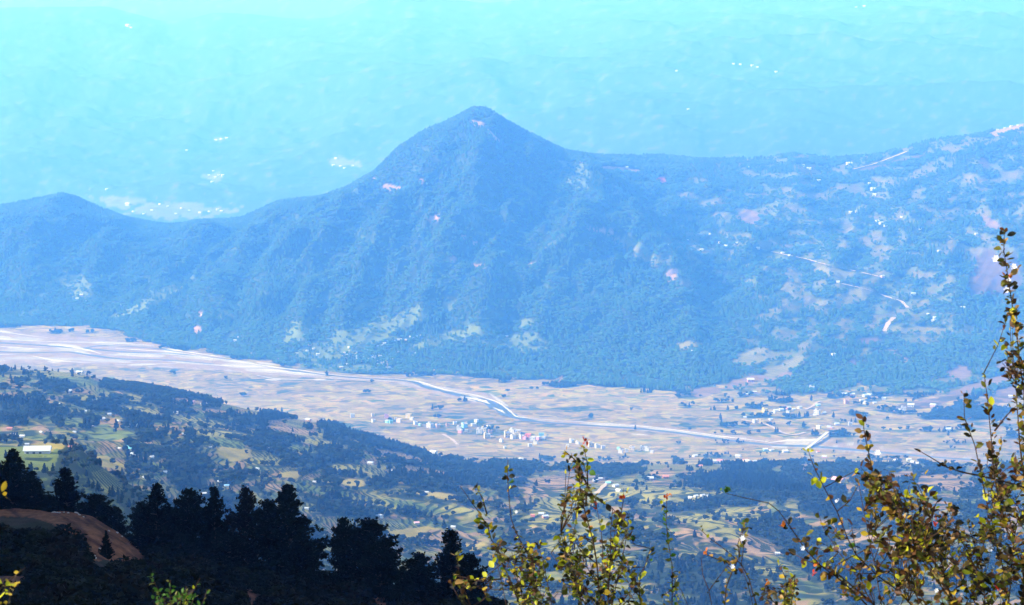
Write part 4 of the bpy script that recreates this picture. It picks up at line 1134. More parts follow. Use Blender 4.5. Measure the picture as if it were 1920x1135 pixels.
vr = random.Random(19)
for k in range(46):
    x = vr.uniform(645, 735); y = 664 + (x - 645) * 0.20 + vr.gauss(0, 6)
    add_house(x, y, vr.choice(['white', 'white', 'white', 'cream', 'grey', 'peach']), 'tin', vr.uniform(6, 9), vr.choice(['flat', 'gable']), cl, 8.9, 10.5)
cl = 'row climbing behind the mountain-foot village'
for k in range(12):
    x = 707 + 84 * k / 11 + vr.uniform(-2, 2); add_house(x, 648 - (x - 707) * 0.22 + vr.uniform(-2, 2), vr.choice(['white', 'white', 'peach']), 'tin', vr.uniform(6, 8), 'gable', cl, 9, 10.5)
cl = 'outlying houses near the mountain foot'
for t in [(746,661),(772,668),(781,664),(828,671),(762,680),(581,648),(557,664),(576,659),(596,666),(588,655),(640,690),(652,684),(226,573),(379,592),(448,633),(441,640),(153,555),(160,566),(145,562),(950,632),(300,640)]:
    add_house(t[0], t[1], vr.choice(['white', 'white', 'peach']), 'tin', vr.uniform(6.5, 9.5), 'gable', cl, 8.9, 10.9)
cl = 'hillside houses right of the peak'
for t in [(1517,318,11),(1592,310,13),(1637,357,12),(1640,367,9),(1735,380,8),(1595,400,9),(1608,398,11),(1645,417,10),(1652,420,10),(1680,400,8),(1350,456,8),(1380,457,8),(1760,472,9),(1405,315,8),(1535,340,8),(1090,305,8),(1754,599,12),(1805,579,11),(1712,553,10),(1749,603,8),(1698,476,8),(1421,467,9),(1467,476,9),(1379,458,8),(1361,463,9),(1654,520,9),(1571,530,8),(1562,666,9),(1299,660,9),
          (1505,312,8),(1660,425,8),(1690,408,7),(1790,600,8),(1630,345,7),(1175,315,7),(1420,345,7),(1250,460,8),(1290,450,7),(1330,440,7),(1315,470,8),(1740,590,7),(1830,440,7),(1480,480,7),(1540,470,7),(1610,500,7),(1725,430,7),(1780,360,7),(1870,243,7),(1884,240,6),(1896,238,7),(1908,236,6),(1560,330,7)]:
    add_house(t[0], t[1], 'peach' if t[0] in (1654, 1090) else 'white', 'tin', t[2], 'gable', cl, 9, 11.1)
cl = 'tiny houses in the far haze'
for t in [(240,50),(246,53),(630,298),(638,313),(646,316),(662,312),(625,311),(400,322),(392,330),(404,334),(410,330),(398,342),(418,330),(415,262),(405,264),(425,260),(300,384),(315,388),(340,392),(355,396),(392,398),(408,394),(285,396),(270,402),(250,398),(330,402),(375,400),(415,397),(240,385),(200,356),(350,283),(1268,134),(1375,121),(1388,122),(1410,124),(1420,127),(1455,136),(1605,15),(1620,13),(1290,206)]:
    add_house(t[0], t[1], 'white', 'white', 19 if t[0] != 240 else 34, 'gable', cl, 13, 99)

by_cl = {}
for h in HOUSES: by_cl.setdefault(h[6], []).append(h)
hr = random.Random(5)
for c, lst in by_cl.items():
    lst.sort(key=lambda h: h[0])
    for n_, (px, py, wall, roof, size, kind, cluster, p, yaw, extra) in enumerate(lst):
        far = p.y > 9000
        rk = roof if roof in ROOFC else ('tin' if kind == 'gable' else None)
        desc = (wall + (' flat-roofed house' if kind == 'flat' else ' gabled house'))
        o = link('house', None, label='%s, %s from the left of the %s' % (desc, ORD(n_ + 1), cluster), category='house', group=cluster)
        o.location = p - Vector((0, 0, 0.3)); o.rotation_euler = (0, 0, hr.uniform(-.7, .7) if yaw is None else yaw)
        s = size * hr.uniform(.9, 1.1); hh = s * (0.75 if kind == 'flat' else 0.42)
        o.scale = (s, s, hh)
        if kind == 'flat':
            link('wall', hmesh('wall', m_wall, WM[wall]), o)
            link('roof', hmesh('flat_roof', m_flat, WM['grey' if hr.random() < .4 else wall]), o)
            if hr.random() < .6: link('stair_tower', hmesh('stair_tower', m_tower, WM[wall]), o)
        else:
            link('wall', hmesh('gable_wall', m_gable_wall, WM[wall]), o)
            link('roof', hmesh('gable_roof', m_gable_roof, RM[rk]), o)
        if size * F / p.y >= 9.5 and p.y < 8500:
            for (x, z, sd) in ((-.28, .15, 'f'), (.28, .15, 'f'), (-.28, .62, 'f'), (.28, .62, 'f'), (0, .62, 'r')):
                link('window', hmesh('window_%s%d%d' % (sd, x * 100, z * 100), m_win(x, z, sd), PANE), o)
            link('door', hmesh('door', m_door, PANE), o)

def long_building(px0, px1, py, wall, roof, h, label, kmin, kmax):
    a = surf(px0, py, kmin, kmax); b = surf(px1, py, kmin, kmax); d = b - a
    L = math.hypot(d.x, d.y)
    o = link('long_shed', None, label=label, category='shed'); c = (a + b) / 2
    # level along the view so that the eaves run straight
    L = abs(b.x - a.x); o.location = (c.x, c.y, c.z - 1.0); o.rotation_euler = (0, 0, 0.04)
    D = 7.0
    link('wall', MB().box(-L / 2, L / 2, -D / 2, D / 2, -2, h).mesh('shed_wall', WM[wall]), o)
    link('roof', MB().poly([(-L / 2 - .8, -D / 2 - 1, h), (L / 2 + .8, -D / 2 - 1, h), (L / 2 + .8, 0, h + 2.6), (-L / 2 - .8, 0, h + 2.6), (L / 2 + .8, D / 2 + 1, h), (-L / 2 - .8, D / 2 + 1, h)],
         [(0, 1, 2, 3), (3, 2, 4, 5), (0, 3, 5), (1, 4, 2), (0, 5, 4, 1)]).mesh('shed_roof', RM[roof]), o)
    for k in range(int(L // 4)):
        x = -L / 2 + 2 + 4 * k
        link('window', MB().box(x - .8, x + .8, -D / 2 - .03, -D / 2 + .2, 1.2, 2.4).mesh('shed_window', PANE), o)
long_building(47, 94, 850, 'white', 'tin', 3.2, 'long pale blue-roofed shed below the oval golden field', 2.5, 3.1)
long_building(232, 254, 845, 'tan', 'cyan', 4.0, 'turquoise-roofed building beside bare earth on the left hillside', 4, 8)

# ------------------------------------------------------------------ flowering shrubs close to the camera
LEAFM = {'dark': leaf_mat('leaf_dark', (0.015, 0.014, 0.004), .30), 'brown': leaf_mat('leaf_brown', (0.085, 0.032, 0.008), .30), 'tan': leaf_mat('leaf_tan', (0.32, 0.18, 0.045), .35),
         'olive': leaf_mat('leaf_olive', (0.10, 0.10, 0.008), .40), 'yellow': leaf_mat('leaf_yellow', (0.46, 0.44, 0.012), .45), 'gold': leaf_mat('leaf_gold', (0.42, 0.28, 0.015), .45),
         'green': leaf_mat('leaf_green', (0.05, 0.13, 0.010), .45), 'red': leaf_mat('leaf_red', (0.40, 0.035, 0.010), .40), 'orange': leaf_mat('leaf_orange', (0.50, 0.14, 0.012), .40)}
PETAL = leaf_mat('petal_white', (0.80, 0.78, 0.76), .35, .06)
STAMEN = simple_mat('stamen', (0.62, 0.45, 0.08), .2, 30)
TWIG = simple_mat('twig_bark', (0.050, 0.028, 0.016), .35, 40, .85, .1, bump=.3)

def leaf_mesh(kind, shape, mat):
    """ovate leaf, folded along its midrib, along +X from its stalk; unit length"""
    r = random.Random(shape * 7 + 1)
    w = (.27, .33, .38, .24)[shape]; curl = (-.10, .12, -.22, .05)[shape]; fold = (.10, .16, .22, .06)[shape]
    st = [(0, .0), (.12, .45), (.35, .95), (.6, 1.0), (.82, .62), (1.0, .0)]
    vs_ = []; fs = []
    for x, k in st:
        zc = curl * x * x
        vs_.append((x, 0, zc))
        if 0 < k:
            vs_.append((x, w * k, zc + fold * k * w * 2 * r.uniform(.8, 1.2))); vs_.append((x, -w * k, zc + fold * k * w * 2 * r.uniform(.8, 1.2)))
    # index: 0 | 1,2,3 | 4,5,6 | 7,8,9 | 10,11,12 | 13
    fs += [(0, 1, 2), (0, 3, 1)]
    for b in (1, 4, 7):
        fs += [(b, b + 3, b + 4, b + 1), (b, b + 2, b + 5, b + 3)]
    fs += [(10, 13, 11), (10, 12, 13)]
    me = MB().poly(vs_, fs).mesh('leaf_' + kind, LEAFM[mat], True)
    return me
LEAVES = {k: [leaf_mesh(k, s, k) for s in range(4)] for k in LEAFM}

def flower_mesh():
    mb = MB(); r = random.Random(8)
    for k in range(6):
        t = k * 2 * math.pi / 6 + r.uniform(-.15, .15); c, s = math.cos(t), math.sin(t)
        pts = [(0, 0, 0), (.35, .26, .10), (.8, .30, .30), (1.0, 0, .42), (.8, -.30, .30), (.35, -.26, .10), (.55, 0, .12)]
        vs_ = [(x * c - y * s, x * s + y * c, z + r.uniform(-.05, .05)) for x, y, z in pts]
        mb.poly(vs_, [(0, 6, 1), (1, 6, 2), (2, 6, 3), (3, 6, 4), (4, 6, 5), (5, 6, 0)])
    return mb.mesh('flower_petals', PETAL, True)
FLOWER = flower_mesh()
sv, sf = icos(0)
CENTRE = MB().poly([v * .18 + Vector((0, 0, .12)) for v in sv], sf).mesh('flower_centre', STAMEN)

def shrub(name, label, dist, stems, palette, leaf_len, seed, flowers=(), tips=(), per_px=0.19, extra_leaves=(), group=None, fill=()):
    r = random.Random(seed)
    root_px = stems[0]['p'][-1]
    base = pt(root_px[0], 1300, dist)
    gz = float(near_z(np.array([base.x]), np.array([dist]))[0])
    o = link(name, None, label=label, category='shrub')
    if group: o['group'] = group
    base.z = gz; o.location = base
    leaves = []; skel = []; tw = MB()
    leaf_len *= 1.0
    pal = [k for k, w in palette for _ in range(w)]
    def add_leaf(p, d, kind, L):
        d = (d + Vector((r.gauss(0, .45), r.gauss(0, .45), r.gauss(0, .35)))).normalized()
        leaves.append((p, d, kind, L))
    for si, s in enumerate(stems):
        yo = s.get('dy', r.uniform(-.35, .35)); pts = list(s['p'])
        rooted = s.get('root', True)
        P = []
        n = len(pts)
        for i, (x, y) in enumerate(pts):
            Y = dist + yo * (1 - .6 * i / max(1, n - 1)) + r.uniform(-.015, .015)
            P.append(pt(x, y, Y) - base)
        if rooted:
            foot = Vector((r.uniform(-.10, .10), r.uniform(-.08, .08), -.06))
            last = P[-1]
            P.append(last.lerp(foot, .5) + Vector((r.uniform(-.02, .02), 0, 0))); P.append(foot)
        # finer, slightly crooked line
        Q = []
        for i in range(len(P) - 1):
            m = max(1, int((P[i + 1] - P[i]).length / .05))
            for k in range(m):
                Q.append(P[i].lerp(P[i + 1], k / m) + Vector((r.gauss(0, .0016), r.gauss(0, .003), r.gauss(0, .0012))))
        Q.append(P[-1])
        thick = s.get('t', 4.0) * 0.001
        rad = [0.0009 + thick * (i / (len(Q) - 1)) ** .8 for i in range(len(Q))]
        link('stem', MB().tube(Q, rad, 6).mesh('stem', TWIG, True), o)
        for k in range(0, len(Q)): skel.append(Q[k])
        # leaves along the visible part
        dens = s.get('d', 1.0) * per_px
        vis_len = sum(math.dist(pts[i], pts[i + 1]) for i in range(n - 1))
        cum = [0]
        for i in range(n - 1): cum.append(cum[-1] + math.dist(pts[i], pts[i + 1]))
        bare = s.get('bare', 0.0)
        for k in range(int(vis_len * dens)):
            u = r.random() * vis_len
            clump = s.get('clump')
            if clump: u = max(0, min(vis_len, r.choice(clump) * vis_len + r.gauss(0, 10)))
            if u > vis_len * (1 - bare): continue
            i = max(j for j in range(len(cum)) if cum[j] <= u); i = min(i, n - 2)
            t = (u - cum[i]) / max(1e-6, cum[i + 1] - cum[i])
            p = P[i].lerp(P[i + 1], t)
            ax = (P[i] - P[i + 1]).normalized()
            side = Vector((r.gauss(0, 1), r.gauss(0, .8), r.gauss(0, .4))).normalized()
            d = (side + ax * .6).normalized()
            sp = s.get('spread', 8) * .35 / F * dist
            p2 = p + side * abs(r.gauss(0, 1)) * sp
            kind = r.choice(s.get('pal', pal))
            add_leaf(p2, d, kind, leaf_len * r.uniform(.6, 1.2))
    for (x, y, kind, L) in extra_leaves:
        p = pt(x, y, dist + r.uniform(-.2, .05)) - base
        add_leaf(p, Vector((r.uniform(-1, 1), -.3, r.uniform(-.2, .6))), kind, L)
    for (cx, cy, rx, ry, cnt) in fill:
        for _ in range(max(2, int(cnt * 2.3 / 6))):
            while True:
                a, b = r.uniform(-1, 1), r.uniform(-1, 1)
                if a * a + b * b < 1: break
            p = pt(cx + a * rx, cy + b * ry, dist + r.uniform(-.35, .35)) - base
            # a side twig grows from the nearest stem a little lower down
            best = min(skel, key=lambda q: (q - p - Vector((0, 0, -.07))).length)
            d = p - best
            if d.length > .25: best = p - d.normalized() * .25
            mid_ = best.lerp(p, .5) + Vector((r.gauss(0, .008), r.gauss(0, .008), -.008))
            tw.tube([best, mid_, p], [.0016, .0012, .0007], 4)
            for k in range(r.randint(5, 8)):
                t = r.uniform(.25, 1.08)
                q = (best.lerp(mid_, t * 2) if t < .5 else mid_.lerp(p, t * 2 - 1)) + Vector((r.gauss(0, .0015), r.gauss(0, .0015), r.gauss(0, .0015)))
                side = Vector((r.gauss(0, 1), r.gauss(0, .8), r.gauss(0, .5))).normalized()
                add_leaf(q, (side + d.normalized() * .8).normalized(), r.choice(pal), leaf_len * r.uniform(.6, 1.15))
    if tw.v: link('side_twigs', tw.mesh('side_twigs', TWIG, True), o, kind='stuff')
    def mat_of(p, d, L, roll):
        x = d; y = Vector((0, 0, 1)).cross(x)
        if y.length < .05: y = Vector((0, 1, 0))
        y.normalize(); z = x.cross(y)
        M = Matrix((x, y, z)).transposed() @ Matrix.Rotation(roll, 3, 'X')
        return Matrix.Translation(p) @ M.to_4x4() @ Matrix.Scale(L, 4)
    leaves.sort(key=lambda q: -q[3] * (1 if -12 < 0 else 1))
    vis_first = sorted(leaves, key=lambda q: -q[3])
    for p, d, kind, L in vis_first[:300]:
        lo = bpy.data.objects.new('leaf', LEAVES[kind][r.randrange(4)]); COL.objects.link(lo); lo.parent = o
        lo.matrix_local = mat_of(p, d, L, r.gauss(0, .9))
    if len(leaves) > 300:
        mb = MB(); mats = []; mi = []
        for p, d, kind, L in vis_first[300:]:
            me = LEAVES[kind][r.randrange(4)]; M = mat_of(p, d, L, r.gauss(0, .9))
            if LEAFM[kind] not in mats: mats.append(LEAFM[kind])
            mb.poly([M @ v.co for v in me.vertices], [tuple(f.vertices) for f in me.polygons]); mi += [mats.index(LEAFM[kind])] * len(me.polygons)
        me = mb.mesh('foliage')
        for m in mats: me.materials.append(m)
        me.polygons.foreach_set('material_index', np.array(mi, np.int32)); smooth(me)
        link('foliage', me, o, kind='stuff')
    for (x, y, s) in flowers:
        p = pt(x, y, dist - .12) - base
        fo = bpy.data.objects.new('flower', FLOWER); COL.objects.link(fo); fo.parent = o
        fo.matrix_local = Matrix.Translation(p) @ Vector((r.gauss(-.3, .4), -1, r.gauss(.5, .3))).to_track_quat('Z', 'Y').to_matrix().to_4x4() @ Matrix.Scale(.8 * s / F * dist, 4)
        co = bpy.data.objects.new('flower_centre', CENTRE); COL.objects.link(co); co.parent = fo
    for (x, y, kind, cnt) in tips:
        for _ in range(cnt):
            p = pt(x + r.gauss(0, 3), y + r.gauss(0, 3), dist) - base
            d = Vector((r.gauss(0, .6), r.gauss(0, .4), r.uniform(.3, 1))).normalized()
            lo = bpy.data.objects.new('leaf', LEAVES[kind][r.randrange(4)]); COL.objects.link(lo); lo.parent = o
            lo.matrix_local = mat_of(p, d, leaf_len * r.uniform(.5, .8), r.uniform(-1, 1)); lo['label'] = kind + ' young leaf at a twig tip'
    return o

S = lambda p, **k: dict(p=p, **k)
D0 = 6.8
u1 = D0 / F          # one photograph pixel at the shrubs
BROWNISH = [('dark', 8), ('brown', 7), ('tan', 4), ('olive', 6), ('gold', 2), ('yellow', 2)]
GREENISH = [('dark', 8), ('olive', 8), ('brown', 3), ('tan', 1), ('yellow', 3), ('gold', 1), ('green', 1)]
RIGHT = [
 S([(1884, 432), (1881, 470), (1890, 520), (1900, 580), (1908, 640), (1915, 700), (1925, 800), (1935, 1000), (1915, 1150)], d=2.4, t=5, dy=-.2, pal=['dark', 'dark', 'olive', 'olive', 'brown', 'tan'], spread=9),
 S([(1807, 738), (1810, 784), (1829, 836), (1840, 892), (1850, 945), (1864, 998), (1873, 1034), (1890, 1140)], d=1.0, t=5, dy=-.1),
 S([(1846, 700), (1858, 788), (1859, 826), (1864, 892), (1873, 945), (1885, 988), (1900, 1024), (1916, 1064), (1925, 1140)], d=.9, t=5, dy=.1),
 S([(1903, 760), (1885, 780), (1865, 808)], d=.6, t=2, root=False, dy=.05),
 S([(1905, 720), (1908, 760), (1912, 830), (1925, 920), (1930, 1040)], d=1.0, t=3, root=False, dy=.25),
 S([(1619, 782), (1623, 819), (1631, 859), (1639, 899), (1652, 928), (1690, 975), (1730, 1040), (1780, 1110), (1800, 1160)], d=1.25, t=5, dy=-.25, spread=10),
 S([(1722, 843), (1745, 859), (1775, 876), (1804, 885), (1837, 892), (1890, 905), (1925, 916)], d=.5, t=2.4, root=False, dy=-.3),
 S([(1609, 900), (1618, 958), (1629, 1004), (1639, 1051), (1643, 1083), (1655, 1150)], d=.45, t=2.6, dy=.3),
 S([(1515, 845), (1525, 875), (1545, 915), (1570, 960), (1590, 1010), (1605, 1040), (1640, 1075), (1680, 1105), (1725, 1150)], d=.40, t=4.2, dy=-.3, pal=['yellow', 'gold', 'olive', 'brown', 'tan']),
 S([(1360, 924), (1395, 932), (1440, 945), (1460, 960), (1480, 990), (1510, 1030), (1540, 1060), (1580, 1090), (1640, 1150)], d=.55, t=4, dy=.0, bare=0.0, pal=['brown', 'dark', 'tan', 'brown', 'orange', 'olive'], clump=[.35, .42, .5, .6, .68, .75, .85]),
 S([(1480, 1035), (1510, 1050), (1560, 1070), (1600, 1100), (1640, 1135)], d=.6, t=2.4, root=False, dy=.1),
 S([(1702, 889), (1722, 912), (1735, 938), (1745, 971), (1760, 1040), (1790, 1140)], d=1.0, t=3.5, dy=.2),
 S([(1712, 1024), (1732, 1054), (1758, 1090), (1800, 1150)], d=1.1, t=3, dy=-.3),
 S([(1532, 962), (1545, 990), (1570, 1035), (1600, 1075), (1650, 1150)], d=.35, t=2.6, dy=.3),
 S([(1660, 920), (1700, 960), (1740, 1010), (1790, 1060), (1840, 1150)], d=1.3, t=3.5, dy=.1),
 S([(1780, 960), (1800, 1010), (1830, 1070), (1850, 1150)], d=1.2, t=3.5, dy=-.1),
 S([(1920, 905), (1880, 930), (1850, 990), (1840, 1050), (1850, 1150)], d=1.0, t=3.0, dy=.3),
 S([(1640, 1000), (1670, 1050), (1700, 1090), (1740, 1150)], d=.9, t=3.0, dy=.2),
 S([(1910, 960), (1900, 1030), (1890, 1150)], d=1.0, t=3.0, dy=-.3),
]
shrub('flowering_shrub', 'large brown-leaved shrub with white flowers filling the lower right corner', D0, RIGHT, BROWNISH, 15.5 * u1, 41,
      flowers=[(1867, 486, 9), (1901, 501, 8), (1890, 526, 7), (1888, 544, 8), (1742, 977, 6), (1793, 1022, 8), (1855, 1028, 9), (1645, 850, 8), (1505, 1028, 6), (1756, 1108, 6), (1797, 1064, 6), (1838, 1120, 7), (1880, 1035, 6), (1568, 940, 4), (1816, 1096, 7), (1832, 1124, 7)],
      tips=[(1893, 519, 'orange', 4), (1905, 506, 'tan', 3), (1758, 980, 'red', 6), (1872, 1105, 'red', 6), (1880, 1112, 'orange', 3), (1516, 848, 'yellow', 4), (1468, 985, 'orange', 4), (1525, 1077, 'red', 4), (1360, 922, 'green', 6), (1368, 924, 'green', 4), (1353, 921, 'green', 2)],
      extra_leaves=[(1525, 893, 'yellow', 16 * u1), (1533, 897, 'yellow', 18 * u1), (1522, 905, 'yellow', 17 * u1), (1538, 905, 'yellow', 18 * u1), (1538, 917, 'yellow', 18 * u1), (1858, 743, 'yellow', 18 * u1), (1846, 765, 'yellow', 15 * u1), (1738, 938, 'yellow', 20 * u1), (1745, 930, 'yellow', 16 * u1),
                    (1848, 983, 'yellow', 22 * u1), (1852, 940, 'yellow', 18 * u1), (1848, 905, 'yellow', 16 * u1), (1770, 1085, 'yellow', 20 * u1), (1792, 1078, 'yellow', 22 * u1), (1820, 1075, 'yellow', 20 * u1), (1845, 1085, 'gold', 18 * u1), (1738, 1054, 'gold', 16 * u1), (1698, 1020, 'yellow', 20 * u1), (1715, 1012, 'yellow', 14 * u1),
                    (1784, 1043, 'yellow', 14 * u1), (1835, 970, 'yellow', 16 * u1), (1840, 1045, 'yellow', 16 * u1), (1590, 1022, 'green', 16 * u1), (1600, 1020, 'green', 14 * u1), (1735, 890, 'gold', 14 * u1)],
      fill=[(1800, 1060, 130, 85, 330), (1700, 960, 70, 55, 150), (1640, 895, 40, 30, 75), (1880, 900, 45, 70, 110), (1895, 640, 20, 90, 40), (1600, 1080, 60, 40, 40), (1740, 1000, 80, 60, 110), (1560, 1010, 50, 40, 22)])

MIDDLE = [
 S([(1059, 846), (1081, 864), (1087, 892), (1090, 925), (1095, 953), (1102, 981), (1111, 1014), (1118, 1056), (1123, 1098), (1125, 1150)], d=1.7, t=4.5, dy=-.1, spread=9),
 S([(1097, 840), (1101, 870), (1102, 909), (1098, 950)], d=.7, t=1.8, root=False, dy=0, pal=['green', 'olive', 'yellow', 'green'], spread=4),
 S([(1120, 953), (1126, 992), (1131, 1031), (1131, 1098), (1129, 1150)], d=.7, t=3.2, dy=.2),
 S([(1147, 953), (1145, 998), (1145, 1031), (1138, 1150)], d=.9, t=3.2, dy=-.2),
 S([(1172, 917), (1169, 939), (1163, 975), (1159, 1003), (1145, 1050), (1138, 1150)], d=1.5, t=3.6, dy=.1, spread=8),
 S([(1181, 964), (1177, 998), (1170, 1025), (1155, 1090), (1145, 1150)], d=1.2, t=3.0, dy=.25),
 S([(1220, 1028), (1209, 1064), (1201, 1086), (1200, 1150)], d=1.2, t=2.8, dy=-.2),
 S([(1081, 973), (1076, 998), (1073, 1025), (1085, 1080), (1105, 1150)], d=1.0, t=3.0, dy=.15),
 S([(1051, 998), (1058, 1030), (1068, 1060), (1095, 1150)], d=1.1, t=2.8, dy=-.25),
 S([(1034, 1036), (1051, 1059), (1080, 1100), (1105, 1150)], d=1.0, t=2.6, dy=.2),
]
shrub('flowering_shrub', 'tallest middle shrub with a red-orange leaf tip and yellow-green leaves', D0 + .3, MIDDLE, GREENISH, 14 * u1, 43,
      tips=[(1096, 832, 'red', 5), (1098, 838, 'orange', 3), (1092, 842, 'yellow', 3), (1166, 935, 'red', 6), (1120, 948, 'red', 4), (1086, 903, 'orange', 5), (1105, 992, 'orange', 6), (1075, 880, 'orange', 3), (1138, 1062, 'orange', 4), (1092, 1059, 'red', 4)],
      extra_leaves=[(1082, 973, 'yellow', 16 * u1), (1067, 1049, 'yellow', 18 * u1), (1079, 1054, 'yellow', 18 * u1), (1150, 1048, 'yellow', 18 * u1), (1086, 1092, 'yellow', 18 * u1), (1079, 1083, 'tan', 16 * u1), (1094, 1110, 'yellow', 16 * u1), (1175, 1111, 'yellow', 22 * u1), (1153, 1006, 'yellow', 16 * u1), (1160, 1003, 'yellow', 14 * u1), (1042, 1070, 'yellow', 18 * u1), (1105, 884, 'green', 16 * u1), (1104, 1002, 'yellow', 14 * u1)],
      fill=[(1130, 1075, 85, 55, 130), (1065, 1040, 32, 40, 40), (1090, 925, 24, 16, 36), (1075, 870, 22, 22, 22), (1165, 1000, 25, 30, 30), (1065, 1005, 22, 14, 16)])

TWIGGY = [
 S([(865, 912), (882, 939), (901, 964), (915, 989), (923, 1012), (932, 1031), (945, 1064), (957, 1092), (975, 1140)], d=1.0, t=4.0, dy=-.1, clump=[.2, .3, .36, .42, .62, .66, .7]),
 S([(932, 1059), (939, 1086), (951, 1140)], d=.1, t=3, dy=.1),
 S([(895, 914), (905, 937), (913, 964)], d=1.3, t=1.6, root=False, dy=-.05, clump=[.1, .2, .9]),
 S([(952, 862), (953, 898), (955, 939), (959, 975), (966, 998), (976, 1017), (1000, 1060), (1012, 1150)], d=.55, t=3.4, dy=.15, clump=[.06, .1, .16, .48, .55, .60]),
 S([(990, 1020), (1001, 1056), (1004, 1098), (1006, 1150)], d=1.6, t=2.8, dy=-.2),
 S([(1007, 1014), (1018, 1056), (1026, 1092), (1039, 1150)], d=.9, t=2.6, dy=.2),
 S([(857, 1042), (866, 1098), (884, 1140)], d=.9, t=2.8, dy=-.1, clump=[.05, .45, .55]),
 S([(930, 1020), (950, 1050), (975, 1100), (985, 1150)], d=1.1, t=2.6, dy=.25),
]
shrub('flowering_shrub', 'thin twiggy shrub with bare upright stems in front of the dark slope', D0 + .1, TWIGGY, GREENISH, 13.5 * u1, 47,
      flowers=[(968, 960, 4)],
      extra_leaves=[(917, 1052, 'yellow', 18 * u1), (930, 1044, 'yellow', 16 * u1), (949, 1081, 'yellow', 16 * u1), (954, 1086, 'yellow', 13 * u1), (933, 1025, 'gold', 15 * u1), (853, 1096, 'tan', 20 * u1), (881, 1097, 'orange', 13 * u1), (912, 1100, 'gold', 16 * u1), (985, 1125, 'yellow', 20 * u1), (990, 1122, 'yellow', 16 * u1), (865, 1090, 'green', 14 * u1), (900, 985, 'tan', 14 * u1)],
      fill=[(1000, 1050, 28, 38, 60), (960, 1080, 60, 45, 45), (1000, 1110, 50, 30, 50), (862, 1092, 22, 14, 18), (910, 1098, 16, 10, 8), (935, 1030, 22, 22, 22)])
shrub('flowering_shrub', 'single upright leafy twig tipped red and yellow', D0 + .5, [S([(1250, 935), (1249, 980), (1253, 1020), (1260, 1060), (1262, 1150)], d=1.7, t=2.6, dy=0, pal=['green', 'olive', 'dark', 'olive'], spread=6),
      S([(1262, 1085), (1278, 1110), (1292, 1140)], d=.5, t=1.6, dy=.05)], GREENISH, 12 * u1, 53, tips=[(1249, 936, 'red', 5), (1243, 942, 'yellow', 4), (1253, 933, 'orange', 3), (1267, 1082, 'gold', 4), (1268, 1112, 'yellow', 3)], fill=[(1255, 1128, 24, 14, 14)])
shrub('flowering_shrub', 'forked shrub with a white flower near its tip and arching bare twig', D0 + .2, [
      S([(1395, 984), (1390, 1014), (1384, 1045), (1373, 1070), (1362, 1100), (1359, 1150)], d=1.5, t=3.2, dy=0, spread=6, pal=['dark', 'olive', 'olive', 'gold', 'tan']),
      S([(1314, 992), (1332, 1011), (1351, 1025), (1373, 1042), (1391, 1059), (1404, 1084), (1422, 1150)], d=.12, t=3.0, dy=.1),
      S([(1391, 1062), (1401, 1095), (1414, 1150)], d=.3, t=2.2, dy=-.1), S([(1320, 1039), (1314, 1050), (1320, 1078), (1338, 1140)], d=.08, t=2.2, dy=.2)], GREENISH, 12.5 * u1, 59,
      flowers=[(1392, 1010, 7), (1373, 1063, 6), (1360, 1090, 5)], tips=[(1321, 1038, 'orange', 4), (1395, 985, 'green', 6), (1314, 993, 'olive', 4)], extra_leaves=[(1329, 1001, 'yellow', 9 * u1), (1383, 1025, 'yellow', 14 * u1), (1370, 1050, 'olive', 14 * u1)], fill=[(1376, 1052, 14, 10, 10), (1398, 985, 8, 8, 6)])
shrub('flowering_shrub', 'low shrub with bright yellow leaves at the bottom edge', D0 + .3, [
      S([(1464, 1062), (1473, 1086), (1479, 1150)], d=2.4, t=2.6, dy=0, pal=['yellow', 'olive', 'dark', 'brown', 'gold'], spread=9), S([(1490, 1078), (1486, 1110), (1482, 1150)], d=2.4, t=2.0, dy=-.1, pal=['yellow', 'olive', 'yellow', 'brown'], spread=7),
      S([(1434, 1095), (1440, 1125), (1448, 1150)], d=2.0, t=2.2, dy=.15, pal=['brown', 'tan', 'dark'], spread=7)], BROWNISH, 13 * u1, 61,
      tips=[(1494, 1098, 'red', 3), (1463, 1059, 'yellow', 4), (1436, 1096, 'orange', 3)], extra_leaves=[(1492, 1080, 'yellow', 16 * u1), (1470, 1107, 'yellow', 16 * u1), (1486, 1112, 'yellow', 14 * u1), (1462, 1126, 'yellow', 18 * u1)], fill=[(1475, 1115, 22, 18, 18), (1445, 1120, 24, 12, 20)])
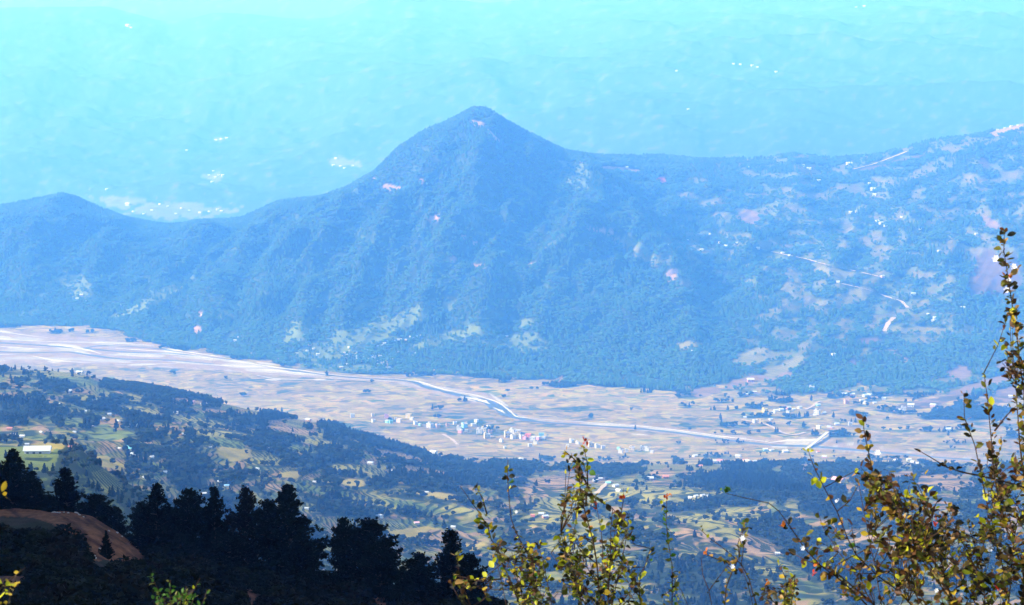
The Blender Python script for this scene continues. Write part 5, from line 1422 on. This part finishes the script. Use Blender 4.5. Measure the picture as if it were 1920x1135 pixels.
shrub('sapling', 'fresh green leafy sprig at the bottom edge before the dark slope', D0 - .5, [
      S([(284, 1080), (292, 1098), (306, 1122), (318, 1170)], d=1.5, t=1.6, dy=0, pal=['green', 'green', 'olive'], spread=5), S([(318, 1090), (320, 1110), (322, 1170)], d=1.6, t=1.6, dy=.06, pal=['green', 'olive', 'green'], spread=8),
      S([(374, 1084), (364, 1104), (345, 1140), (330, 1170)], d=1.3, t=1.6, dy=-.06, pal=['green', 'green', 'yellow'], spread=6), S([(350, 1100), (342, 1120), (330, 1170)], d=1.5, t=1.4, dy=.1, pal=['green', 'olive'], spread=7), S([(390, 1106), (380, 1130), (350, 1170)], d=1.2, t=1.4, dy=.05, pal=['green', 'olive'], spread=6)], [('green', 4), ('olive', 1)], 10 * u1, 67, fill=[(330, 1122, 55, 10, 30)])
shrub('flowering_shrub', 'blurred yellow-leaved twigs entering at the left edge', D0 - 1.2, [
      S([(48, 1064), (30, 1078), (5, 1100), (-30, 1140), (-50, 1180)], d=.6, t=2.4, dy=0, pal=['gold', 'yellow', 'dark'], spread=5), S([(18, 940), (2, 924), (-25, 900), (-60, 930), (-70, 1100)], d=.2, t=2.2, dy=.1, pal=['gold', 'yellow', 'dark'], spread=3)], [('gold', 3), ('yellow', 2), ('dark', 2)], 10 * u1, 71,
      extra_leaves=[(4, 1094, 'yellow', 18 * u1), (12, 1108, 'yellow', 20 * u1), (26, 1094, 'gold', 16 * u1), (30, 1097, 'yellow', 14 * u1), (14, 1098, 'tan', 14 * u1), (3, 922, 'gold', 18 * u1), (10, 930, 'gold', 14 * u1)], fill=[(12, 1105, 20, 14, 14)])
# ------------------------------------------------------------------ the hazy air
def build_haze():
    me = MB().box(-22000, 22000, -3000, 57500, -2300, 420).mesh('haze')
    m = bpy.data.materials.new('haze_air'); m.use_nodes = True
    nt = m.node_tree
    for n in list(nt.nodes): nt.nodes.remove(n)
    out = nt.nodes.new('ShaderNodeOutputMaterial')
    pv = nt.nodes.new('ShaderNodeVolumePrincipled')
    pv.inputs['Color'].default_value = (*HAZE_COLOR, 1)
    pv.inputs['Density'].default_value = HAZE_DENSITY
    pv.inputs['Absorption Color'].default_value = (1, 1, 1, 1)      # clear air: it scatters, blue most, and absorbs nothing
    pv.inputs['Anisotropy'].default_value = 0.0
    nt.links.new(pv.outputs[0], out.inputs['Volume'])
    me.materials.append(m)
    link('haze', me, kind='stuff', label='pale blue haze filling the valley air')
build_haze()
